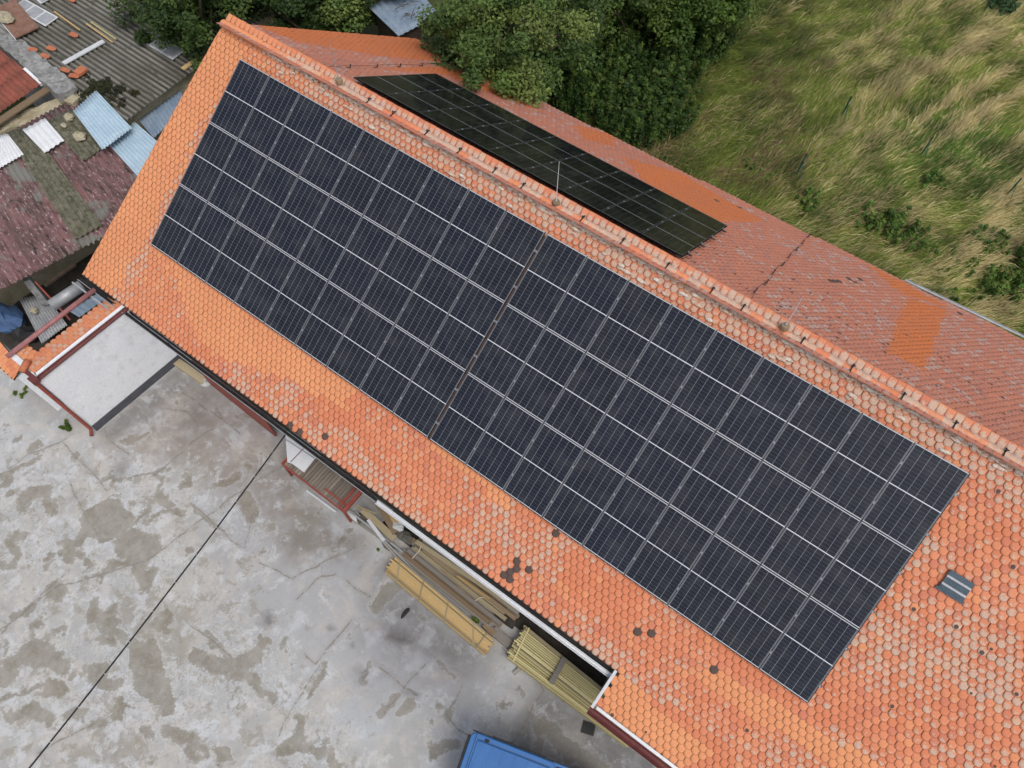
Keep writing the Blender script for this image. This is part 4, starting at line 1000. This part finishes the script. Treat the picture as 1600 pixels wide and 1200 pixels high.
# loose rods and planks right of the cart
tag(MB().tube([(6.74, -7.18, .05), (7.95, -7.16, .05)], .035, 8).build('pipe', M['zinc']), 'white pipe lying on the concrete in front of the cart', 'pipe')
def stick(a, b, z, w, h, mat, name, label, cat, group=None):
    p = at(*a, z[0]); q = at(*b, z[1]); return tag(MB().beam(p, q, w, h).build(name, mat), label, cat, group)
stick((545, 798), (636, 868), (.35, .2), .05, .05, M['grey_metal'], 'steel_bar', 'grey steel bar sticking out below the cart corner', 'bar', None)
stick((538, 803), (690, 905), (.08, .08), .06, .05, M['wood_grey'], 'thin_batten', 'thin grey batten nearest the open yard beside the timber', 'batten')
stick((556, 800), (660, 905), (.25, .15), .04, .04, M['grey_metal'], 'steel_bar', 'dark steel bar between the batten and the grey planks', 'bar')
stick((566, 796), (617, 842), (.5, .4), .20, .04, M['wood_tan'], 'old_plank', 'greenish tan plank leaning from beside the cart', 'plank')
stick((588, 784), (618, 833), (.75, .55), .17, .05, M['wood_brown'], 'old_plank', 'brown plank with its upper end under the white gutter', 'plank')
stick((568, 800), (612, 846), (.30, .30), .14, .04, M['wood_grey'], 'old_plank', 'weathered grey plank crossing below the brown plank', 'plank')
stick((596, 800), (622, 818), (.6, .6), .14, .04, M['wood_yellow'], 'old_plank', 'short orange plank partly under the white gutter', 'plank')
stick((555, 790), (588, 803), (.8, .7), .05, .05, M['wood_tan'], 'thin_batten', 'pale batten crossing the bars right of the cart', 'batten')
stick((575, 812), (600, 845), (.5, .5), .10, .03, M['zinc'], 'metal_strip', 'silver metal strip among the loose planks', 'strip')
stick((540, 800), (560, 815), (.18, .18), .10, .08, M['zinc'], 'metal_strip', 'short pale metal channel at the cart corner', 'strip')
tag(lump('stone', at(621, 822, .55), (.20, .14, .10), M['rock_white'], seed=12), 'white stone block beside the brown plank', 'stone')
tag(lump('rubble_heap', at(632, 838, .35), (.30, .16, .14), M['fibre_grey'], seed=13), 'grey rubble heap under the white gutter', 'rubble')
tag(lump('scrap_pile', at(566, 812, .2), (.22, .16, .10), M['fibre_grey'], seed=14), 'grey scrap metal between cart and planks', 'scrap')
tag(lump('rubble_heap', at(607, 853, .12), (.26, .13, .07), M['fibre_grey'], seed=15), 'small grey rubble beside the weed at the planks', 'rubble')
# grey plank stack (loose planks, several layers)
A0, A1, B0, B1 = at(610, 857, .3), at(655, 836, .3), at(776, 991, .3), at(812, 955, .3)
G = 'grey planks stacked under the yard eave'
pi = 0
for lay_, z in enumerate((.07, .15, .23)):
    nrow = 5
    for i in range(nrow):
        f_ = (i+.5+.18*(lay_-1))/5; a = A0+(A1-A0)*f_; b = B0+(B1-B0)*f_
        d_ = (b-a)/np.linalg.norm(b-a); a = a+d_*random.uniform(-.15, .5); b = b-d_*random.uniform(-.15, .6)
        a[2] = b[2] = z+.035
        mt = ('wood_grey', 'wood_grey', 'wood_brown', 'wood_grey', 'wood_tan', 'wood_brown')[(i+lay_) % 6]
        tag(MB().beam(a, b, .112, .055).build('stacked_plank', M[mt]), 'weathered plank lying in the grey stack under the eave', 'plank', G)
stick((650, 846), (806, 950), (.45, .45), .13, .06, M['wood_tan'], 'stacked_plank', 'tan plank on the wall side of the grey stack', 'plank')
stick((714, 900), (765, 936), (.46, .46), .07, .05, M['wood_yellow'], 'thin_batten', 'yellow batten lying on top of the grey stack', 'batten')
stick((580, 826), (640, 893), (.15, .25), .05, .05, M['wood_grey'], 'thin_batten', 'slim grey batten leading up to the grey stack', 'batten')
stick((690, 890), (735, 935), (.42, .42), .03, .03, M['wood_brown'], 'thin_stick', 'thin brown stick lying diagonally on the grey stack', 'stick')
def rope(pts, label):
    p = [at(u, v, .5) for u, v in pts]; return tag(MB().tube(p, .012, 6).build('rope', M['straw_rope']), label, 'rope')
rope([(658, 852), (655, 861), (648, 868), (644, 873)], 'pale rope loop across the left end of the grey stack')
rope([(742, 939), (750, 934), (757, 933)], 'pale rope piece across the right part of the grey stack')
stick((770, 985), (797, 1008), (.08, .08), .26, .14, M['wood_grey'], 'timber_beam', 'thick grey beam end between the two timber bundles', 'beam')
stick((757, 975), (772, 992), (.12, .12), .2, .1, M['wood_brown'], 'timber_beam', 'short brown beam behind the grey stack end', 'beam')
stick((775, 956), (805, 976), (.1, .1), .3, .1, M['soil_dark'], 'board', 'dark board on the ground under the white gutter', 'board')
# strapped bundles of new battens
def bundle(name, label, a0, a1, b0, b1, nrow, nlay, w, h, mats, z0, straps, strapmat, jit=.1):
    a0, a1, b0, b1 = [np.array(q) for q in (a0, a1, b0, b1)]; mid = (a0+b1)/2
    o = thing(name, label, 'timber bundle', (mid[0], mid[1], 0))
    for l in range(nlay):
        for i in range(nrow):
            f_ = (i+.5)/nrow; a = a0+(a1-a0)*f_; b = b0+(b1-b0)*f_; d_ = (b-a)/np.linalg.norm(b-a)
            a = a-d_*random.uniform(-jit, jit); b = b+d_*random.uniform(-jit, jit); z = z0+l*h+h/2
            if l == nlay-1 and random.random() < .12: continue
            a[:2] += np.random.default_rng(l*100+i).normal(0, .006, 2); a[2] = z+random.uniform(-.014, .012); b[2] = z+random.uniform(-.014, .012); m = MB(); m.beam(a, b, w*random.uniform(.70, .88), h*.92)
            mt = M[random.choice(mats)]
            m.build('batten', mt, o, bevel=0)
    for f_ in straps:
        a = a0+(b0-a0)*f_[0]; b = a1+(b1-a1)*f_[1]; a[2] = b[2] = z0+nlay*h+.014
        MB().beam(a, b, .045, .014).build('strap', strapmat, o)
    for f_ in (.12, .5, .88):
        a = a0+(b0-a0)*f_; b = a1+(b1-a1)*f_; a[2] = b[2] = z0/2
        MB().beam(a, b, .09, z0-.01).build('bearer', M['wood_grey'], o)
z_ = .36
bundle('timber_bundle', 'strapped bundle of yellow battens on the concrete yard', at(600, 893, z_), at(618, 868, z_), at(755, 1022, z_), at(772, 998, z_), 11, 4, .052, .062, ['wood_yellow', 'wood_yellow', 'wood_yellow', 'wood_tan'], .10,
       [(.13, .05), (.36, .30), (.62, .55), (.90, .80), (.93, .93)], M['wood_tan'], .08)
z_ = .48
bundle('timber_bundle', 'bundle of greenish battens with a grey board across beside the tile eave', at(791, 1026, z_), at(822, 977, z_), at(978, 1166, z_), at(1000, 1122, z_), 17, 5, .056, .075, ['wood_green', 'wood_green', 'wood_green', 'wood_tan'], .10,
       [(.06, .03)], M['wood_green'], .07)
p, q = at(861, 1068, .58), at(883, 1028, .58); tag(MB().beam(p, q, .15, .05).build('grey_board', M['wood_grey']), 'single grey board lying across the greenish battens', 'board')
p, q = at(803, 1053, .06), at(812, 1045, .06); tag(MB().beam(p, q, .10, .10).build('wood_block', M['wood_grey']), 'small grey block beside the greenish battens', 'block')
tag(lump('glove', at(633, 958, .04), (.06, .19, .035), M['black_rubber'], seed=17), 'dark glove lying on the concrete near the yellow battens', 'glove')
dr = thing('drain_cover', 'square black drain opening in the concrete near the greenish battens', 'drain', (17.5, -7.63, 0))
MB().box((17.51, -7.63, .017), (.30, .26, .012), rz=.35).build('grate', M['black_rubber'], dr)
MB().box((17.51, -7.63, .013), (.36, .32, .008), rz=.35).build('grate_frame', M['soil_dark'], dr)

# overhead cable from the eave across the yard
cd = thing('gap_shade_strip', 'dark strip added as shade in the gap between the two yard-side arrays', 'shade strip', (ox2-.04, -2.5, 6.4))
MB().box((ox2-.04, -2.92*CS-.075*-SS*-1, 8-2.92*SS-.075*CS), (.052, 5.80, .03), ax=((1, 0, 0), (0, CS, SS), (0, -SS, CS))).build('shade_strip', worn('gap_shade_brown', (.05, .028, .022), (.07, .04, .03), 4, .7), cd)  # dark strip added to imitate shadowed tiles in the array gap
p0 = at(446, 679, 3.42); p1 = at(20, 1232, 4.3); pts = []
for k in range(25):
    f_ = k/24; q = p0*(1-f_)+p1*f_; q[2] -= .16*4*f_*(1-f_); pts.append(q)
cb = thing('overhead_cable', 'black cable spanning from the eave over the concrete yard', 'cable', tuple(p0))
MB().tube(pts, .021, 7).build('cable', M['black_rubber'], cb, smooth=True)
for k in range(1, 24, 2):
    MB().tube([pts[k]*.5+pts[k+1]*.5+np.array((0, 0, .0))-(pts[k+1]-pts[k])*.02, pts[k]*.5+pts[k+1]*.5+(pts[k+1]-pts[k])*.02], .025, 7).build('cable_tie', M['grey_metal'], cb)

# ================================================================== BLUE VAN (only its roof corner is in frame)
vz = 1.95; O = np.array((15.17, -9.55, 0)); ex = np.array((.957, .29, 0)); ey = np.array((.29, -.957, 0))
van = thing('blue_van', 'bright blue van parked on the yard, its roof corner at the bottom edge', 'van', tuple(O+ex*1.5+ey*.85))
def vb(u, v, z): return O+ex*u+ey*v+np.array((0, 0, z))
LV, WV = 3.6, 1.66
def rrect(u0, u1, v0, v1, r, n=5):
    out = []
    for cu, cv, a0 in ((u1-r, v1-r, 0), (u0+r, v1-r, 90), (u0+r, v0+r, 180), (u1-r, v0+r, 270)):
        for k in range(n+1):
            a = math.radians(a0+90*k/n); out.append((cu+r*math.cos(a), cv+r*math.sin(a)))
    return out
def loft(secs, name, mat, parent, smooth=False):
    mb = MB(); n = len(secs[0][0])
    for poly, z in secs:
        for (u, v) in poly: mb.v.append(tuple(vb(u, v, z)))
    for i in range(len(secs)-1):
        for k in range(n): mb.f.append((i*n+k, i*n+(k+1) % n, (i+1)*n+(k+1) % n, (i+1)*n+k))
    mb.f.append(tuple(range(n))[::-1]); mb.f.append(tuple(range((len(secs)-1)*n, len(secs)*n)))
    return mb.build(name, mat, parent, smooth=smooth)
loft([(rrect(-.04, LV, -.03, WV+.03, .14), .28), (rrect(-.05, LV, -.06, WV+.06, .16), .95), (rrect(-.03, LV-.25, -.03, WV+.03, .16), 1.35), (rrect(0, LV-.9, .0, WV, .14), 1.86)], 'body', M['van_blue'], van)
loft([(rrect(.0, 2.16, .0, WV, .13), 1.862), (rrect(.0, 2.16, -.0, WV, .13), 1.90), (rrect(.02, 2.15, .025, WV-.025, .12), 1.925)], 'roof', M['van_blue'], van)
loft([(rrect(.18, 2.10, .15, WV-.15, .06), 1.926), (rrect(.20, 2.08, .17, WV-.17, .05), 1.950)], 'roof_panel', M['van_blue'], van)
for k in range(6): MB().beam(vb(.30+.30*k, .22, 1.954), vb(.30+.30*k, WV-.22, 1.954), .05, .010).build('roof_rib', M['van_blue'], van)
MB().beam(vb(.135, .03, 1.928), vb(.135, WV-.03, 1.928), .012, .008).build('roof_seam', M['black_rubber'], van)
MB().beam(vb(.18, .135, 1.929), vb(2.05, .135, 1.929), .010, .007).build('roof_seam', M['black_rubber'], van)
MB().beam(vb(-.035, .10, 1.845), vb(-.035, WV-.1, 1.845), .07, .07).build('rear_seal', M['black_rubber'], van)
MB().beam(vb(.0, -.02, 1.87), vb(2.1, -.02, 1.87), .025, .03).build('rain_gutter', M['black_rubber'], van)
MB().beam(vb(-.05, .95, 1.80), vb(-.16, .97, 1.80), .05, .05).build('rear_handle', M['black_rubber'], van)
MB().box(vb(.42, .10, 1.945), (.10, .06, .03), rz=.29).build('aerial_base', M['black_rubber'], van)
loft([(rrect(2.18, 2.95, .06, WV-.06, .10), 1.36), (rrect(2.15, 2.62, .06, WV-.06, .10), 1.868)], 'windscreen', M['glass_dark'], van)
for v in (-.055, WV+.055):
    MB().beam(vb(.5, v, 1.55), vb(1.9, v, 1.55), .02, .36).build('side_window', M['glass_dark'], van)
for u in (.65, 2.95):
    for v in (.02, WV-.02):
        w = MB().tube([vb(u, v-.1, .31), vb(u, v+.1, .31)], .31, 18).build('wheel', M['black_rubber'], van)
        MB().tube([vb(u, v-.11, .31), vb(u, v+.11, .31)], .17, 14).build('rim', M['grey_metal'], w, local=False).parent = w
for o in C.objects:
    if o.name.startswith('rim') and o.parent and o.parent.name.startswith('wheel'): pass
for v in (.18, WV-.18): MB().box(vb(LV-.02, v, .78), (.06, .24, .18), rz=.29).build('headlight', M['zinc'], van)

# ================================================================== VEGETATION
GR = [(.115, .215, .036), (.16, .25, .045), (.075, .15, .028), (.19, .24, .06)]
def tree(name, label, cx, cy, h, rad, group, cols, seed, ncl=90, nl=150, size=.11, cz=None, flat=.8, spread=.62, lean=(0, 0)):
    rg = np.random.default_rng(seed); o = thing(name, label, 'tree', (cx, cy, 0), group=group); cz = cz or h-rad*.8
    pts = []
    while len(pts) < ncl:
        d = rg.normal(size=3); d /= np.linalg.norm(d); r = rg.random()**.35
        k = 1+.28*math.sin(3*d[0]+seed)+.2*math.sin(4*d[1]-seed*2)
        p = np.array((cx+lean[0]+d[0]*rad*r*k, cy+lean[1]+d[1]*rad*r*k, cz+d[2]*rad*flat*r*k))
        if p[2] > .5: pts.append(p)
    pts = np.array(pts); sp = spread*(.55+.75*rg.random(ncl))
    leaves('crown', pts, sp, nl, size, cols, o, up=.55, seed=seed, flat=.75)
    m = MB(); tp = np.array((cx+lean[0]*.6, cy+lean[1]*.6, cz)); m.tube([(cx, cy, -.05), (cx+.05, cy, cz*.45), tp], [rad*.11, rad*.08, rad*.05], 10)
    tr = m.build('trunk', M['bark'], o, smooth=True); lb = MB()
    for q in pts[rg.permutation(ncl)[:14]]:
        b0 = np.array((cx, cy, 0))*(1-.75)+tp*.75; b0 = np.array((cx+.03, cy, cz*(.45+.4*rg.random()))); mid = (b0+q)/2+np.array((0, 0, .15)); lb.tube([b0, mid, q], [rad*.045, rad*.028, .012], 6)
    lb.build('limbs', M['bark'], o, smooth=True); return o
def T(u, v, z): p = at(u, v, z); return p[0], p[1]
G1 = 'trees behind the meadow side of the building'
DK = [(.048, .084, .020), (.068, .112, .026), (.034, .062, .017), (.090, .140, .032)]
MD = [(.120, .185, .042), (.095, .155, .036), (.170, .225, .055), (.070, .12, .03)]
LT = [(.090, .150, .025), (.065, .120, .022), (.120, .175, .035)]
x, y = T(770, 62, 5.0); tree('broadleaf_tree', 'large round leafy tree overhanging the meadow eave', x, y+.3, 7.0, 2.75, G1, MD, 1, 150, 330, .070, cz=4.6, spread=.62)
x, y = T(860, 30, 4.0); tree('broadleaf_tree', 'darker bushy tree touching the right side of the large round tree', x, y+1.2, 5.5, 1.7, G1, DK, 2, 70, 230, .07, cz=3.4, spread=.55)
for k, (u, v, z, rr, cols, lab) in enumerate(((300, 45, 2.9, .95, DK, 'dark tree overhanging the edge of the grey shed roof'), (300, 15, 4.5, 2.2, DK, 'dark tree behind the grey shed at the top edge'), (395, -30, 4, 2.3, DK, 'dark tree behind the left end of the ridge'),
        (470, -12, 3.2, 1.7, DK, 'dark tree beyond the upper roof corner'), (535, 8, 2.6, 1.3, MD, 'greener tree between dark trees and blue shed'), (600, -45, 3.2, 1.9, DK, 'dark tree behind the small blue grey shed'), (330, -60, 5, 2.6, DK, 'tall dark tree at the top left border'))):
    x, y = T(u, v, z); tree('broadleaf_tree', lab, x, y, z+rr, rr, G1, cols, 10+k, 70, 230, .075, cz=z, spread=.55)
for k, (u, v, lab) in enumerate(((960, -25, 'pale green tree at the top edge above the dark shrubs'), (1050, -15, 'yellowish green tree at the top edge of the photo'), (1120, -20, 'pale green tree at the corner of the meadow'), (880, -40, 'tall green tree behind the large round tree'))):
    x, y = T(u, v, 2.8); tree('broadleaf_tree', lab, x, y, 4.4, 1.9, G1, LT if k else MD, 30+k, 75, 240, .075, cz=2.7, spread=.55)
def shrub(x, y, h, r, ns, cols, label, group, seed, size=.075, lean=(.06, .25), name='shrub'):
    """many upright leafy shoots from one root"""
    rg = np.random.default_rng(seed); o = thing(name, label, 'shrub', (x, y, 0), group=group); C_ = []; sp = []; st = MB()
    for i in range(ns):
        a = rg.uniform(0, 6.283); q = r*rg.random()**.5; bx, by = x+q*math.cos(a)*.7, y+q*math.sin(a)*.7; hh = h*(.65+.45*rg.random())
        tx, ty = x+q*math.cos(a)*1.05+lean[0]*hh+rg.normal(0, .06), y+q*math.sin(a)*1.05+lean[1]*hh+rg.normal(0, .06)
        if i % 3 == 0: st.tube([(bx, by, 0), ((bx+tx)/2, (by+ty)/2, hh*.55), (tx, ty, hh)], [.018, .013, .006], 5)
        for f_ in np.linspace(.35, 1, 5):
            C_.append((bx+(tx-bx)*f_, by+(ty-by)*f_, hh*f_)); sp.append((.135*(1.3-.9*f_)+.035)*min(1, h*.75+.1))
    leaves('foliage', np.array(C_), np.array(sp), 34, size, cols, o, up=.35, seed=seed, flat=1.15, aspect=.42)
    st.build('stems', M['bark'], o); return o
GS = 'dark shrubs crowded between the roof and the meadow'
SHR = [(.042, .090, .016), (.064, .118, .020), (.028, .060, .012), (.100, .150, .030)]
k = 0
for (u, v) in ((870, 60), (930, 60), (990, 55), (1050, 60), (1095, 80), (880, 115), (940, 115), (1000, 110), (1055, 115), (910, 165), (965, 165), (1020, 160), (960, 200), (1005, 205), (920, 25), (1000, 15), (1070, 25), (880, 150), (1035, 195)):
    x, y = T(u, v, .6)
    if y > eave_back(x)+.2 or True:
        shrub(x, max(y, 8.6), 1.6, 1.0, 46, SHR, 'dark green shrub with upright leafy shoots in the thicket behind the roof', GS, 50+k); k += 1
GW = 'green weed bushes along the meadow eave'
for k, (u, v, h, r, lab) in enumerate(((1300, 345, .9, .6, None), (1345, 370, 1.0, .7, None), (1390, 385, 1.1, .75, None), (1440, 415, .9, .7, None), (1500, 450, 1.1, .8, None), (1560, 470, 1.3, .8, None), (1250, 325, .8, .6, None), (1590, 420, 1.6, .8, None), (1530, 390, .8, .5, None), (1180, 285, .6, .55, None), (1620, 480, 1.3, .8, None), (1100, 240, .7, .5, None))):
    x, y = T(u, v, .5); h *= random.uniform(.6, 1.1); shrub(x+random.uniform(-.3, .3), y+.2+random.uniform(-.1, .5), h, r*random.uniform(.8, 1.35), 26, GR, 'low green weed bush growing along the meadow eave', GW, 80+k, size=.06)
x, y = T(1452, 292, .4); shrub(x, y, .8, .45, 16, GR, 'small thistle-like plant standing alone in the meadow grass', None, 99, size=.07)
x, y = T(1557, 12, .6); shrub(x, y, 1.3, .6, 22, [(.09, .16, .07), (.06, .13, .05)], 'grey green bush at the top right corner of the meadow', None, 98, size=.08)
x, y = T(108, 668, .05); shrub(x-.05, y, .16, .14, 9, LT, 'small bright green weed at the foot of the maroon downpipe', None, 97, size=.05, name='weed')
x, y = T(746, 969, .1); shrub(x, y, .2, .06, 5, GR, 'small weed between the grey planks and yellow battens', None, 96, size=.045, name='weed')
x, y = T(592, 858, .02); shrub(x, y, .06, .03, 2, GR, 'tiny weed beside the rods on the concrete', None, 95, size=.035, name='weed')
x, y = T(1035, 1185, .1); shrub(x, y, .18, .2, 8, GR, 'weeds under the maroon gutter by the greenish battens', None, 94, size=.04, name='weed')
x, y = T(28, 612, .1); shrub(x, y, .12, .2, 7, GR, 'weeds at the foot of the white end wall', None, 93, size=.04, name='weed')
# small blue grey shed behind the building
s0 = thing('small_shed', 'small shed with blue grey sheet roof beneath the trees', 'shed', (-3.2, 9.8, 0))
corr('roof', [(-4.4, 9.0, 2.6), (-3.9, 11.2, 2.6), (-2.0, 10.6, 2.35), (-2.5, 8.6, 2.35)], 8, .02, M['blue_dull'], s0)
MB().box((-3.2, 9.9, 1.15), (1.7, 1.9, 2.3), rz=-.25).build('wall', M['wood_dark'], s0)
lbm = MB()
for k in range(9):
    a = np.array((random.uniform(-3.6, -2.5), random.uniform(9.2, 10.6), 2.62)); b = a+np.array((random.uniform(-.9, .9), random.uniform(-.5, .9), random.uniform(.0, .25)))
    lbm.tube([a, (a+b)/2+np.array((0, 0, .1)), b], [.02, .015, .006], 5)
tag(lbm.build('dead_branches', M['bark']), 'bare dark branches lying on the small blue grey shed roof', 'branches')
# fence posts in the meadow
for k, (u, v, h, lab) in enumerate(((1239, 284, 1.35, 'green metal fence post nearest the dark shrubs'), (1430, 255, 1.25, 'green metal fence post in the middle of the grass'), (1308, 195, 1.3, 'green metal fence post farthest up the meadow'), (1560, 320, 1.3, 'green metal fence post nearest the right edge'))):
    p = at(u, v, 0); o = thing('fence_post', lab, 'fence post', tuple(p), group='green fence posts in the meadow')
    MB().tube([p, p+np.array((.02, .02, h+.08))], .030, 10).build('post', M['post_green'], o)
    MB().tube([p+np.array((.02, .02, h+.08)), p+np.array((.02, .02, h+.12))], .034, 10).build('cap', M['black_rubber'], o)
    MB().tube([p+np.array((.0, .0, h*.95)), p+np.array((.32, -.28, .1))], .014, 6).build('brace', M['post_green'], o)

# meadow grass: long blades laid over by the wind
def meadow():
    rg = np.random.default_rng(3); N = 820000
    x = rg.uniform(2, 36, N); y = rg.uniform(7.6, 40, N)
    keep = (y < 40) & (y > eave_back(x)-1.0); x, y = x[keep], y[keep]
    # keep to the seen wedge of the meadow
    rel = np.stack([x-CAM[0], y-CAM[1], np.full(len(x), .3-CAM[2])], -1); cz = rel@_f; pu = 800+FPX*(rel@_r)/cz; pv = 600+FPX*(rel@_d)/cz
    keep = (pu > 700) & (pu < 1850) & (pv > -200) & (pv < 660); x, y = x[keep], y[keep]; pu = pu[keep]; pv = pv[keep]; N = len(x)
    # wind direction with slow swirls
    sw = (fbm(x*.12, y*.12, 5, 3)-.5)*2.2+(fbm(x*.5, y*.5, 8, 3)-.5)*1.1
    south = np.clip((pv-180)/180, 0, 1)*np.clip((pu-1100)/300, 0, 1)
    th = math.radians(72)+sw*.62-south*.55+rg.normal(0, .22, N)
    wild = np.clip((1180-pu)/200, 0, 1); th += rg.normal(0, 1, N)*wild*.9
    dx, dy = np.cos(th), np.sin(th)
    # streaks of straw run along the wind
    al = x*.31+y*.95; ac = x*.95-y*.31
    stw = fbm(ac*1.7, al*.30, 13, 5, .6); big = fbm(x*.22, y*.22, 17, 3); cl = fbm(x*1.4, y*1.4, 19, 3)
    L = (.75+.95*rg.random(N))*np.clip(.75+.9*(stw-.35), .5, 1.4)*(1-.3*wild)
    lean = np.clip(.55+.25*rg.normal(size=N)*.7+.25*(cl-.5), .2, .95)
    mid = np.stack([x+dx*L*.30*lean, y+dy*L*.30*lean, L*.42*(1-.35*lean)], -1)
    q3 = np.stack([x+dx*L*.68*lean, y+dy*L*.68*lean, L*.62*(1-.55*lean)], -1)
    tip = np.stack([x+dx*L*1.0*lean, y+dy*L*1.0*lean, L*.60*(1-.75*lean)], -1)
    base = np.stack([x, y, np.zeros(N)], -1)
    sd = np.stack([-dy, dx, np.zeros(N)], -1)+np.stack([np.zeros(N), np.zeros(N), rg.normal(0, .35, N)], -1)
    w = (.005+.006*rg.random(N))[:, None]
    V = np.stack([base-sd*w, base+sd*w, mid-sd*w, mid+sd*w, q3-sd*w*.75, q3+sd*w*.75, tip-sd*w*.2, tip+sd*w*.2], 1).reshape(-1, 3)
    b = (np.arange(N)*8)[:, None]; F = np.concatenate([b+np.array([[0, 1, 3, 2]]), b+np.array([[2, 3, 5, 4]]), b+np.array([[4, 5, 7, 6]])])
    g1 = np.array((.105, .180, .030)); g2 = np.array((.20, .25, .045)); g3 = np.array((.06, .115, .025)); s1 = np.array((.44, .34, .14)); s2 = np.array((.58, .51, .27)); br = np.array((.23, .16, .085))
    m1 = np.clip((big-.35)*3, 0, 1)[:, None]; c = g1*(1-m1)+g2*m1
    m2 = np.clip((.45-cl)*4, 0, 1)[:, None]*.6; c = c*(1-m2)+g3*m2
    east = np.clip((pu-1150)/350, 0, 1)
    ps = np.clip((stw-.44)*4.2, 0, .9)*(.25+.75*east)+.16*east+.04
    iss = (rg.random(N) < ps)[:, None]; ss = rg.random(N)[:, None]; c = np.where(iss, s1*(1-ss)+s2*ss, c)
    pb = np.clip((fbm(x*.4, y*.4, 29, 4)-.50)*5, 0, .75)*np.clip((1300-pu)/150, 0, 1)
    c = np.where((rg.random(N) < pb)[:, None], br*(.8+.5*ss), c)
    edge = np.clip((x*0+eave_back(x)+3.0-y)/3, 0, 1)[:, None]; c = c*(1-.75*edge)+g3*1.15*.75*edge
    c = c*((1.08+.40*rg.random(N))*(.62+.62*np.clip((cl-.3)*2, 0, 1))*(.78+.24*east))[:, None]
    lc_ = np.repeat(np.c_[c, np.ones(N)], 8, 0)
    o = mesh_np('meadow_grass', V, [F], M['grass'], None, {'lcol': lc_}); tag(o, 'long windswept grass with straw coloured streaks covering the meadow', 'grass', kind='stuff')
meadow()
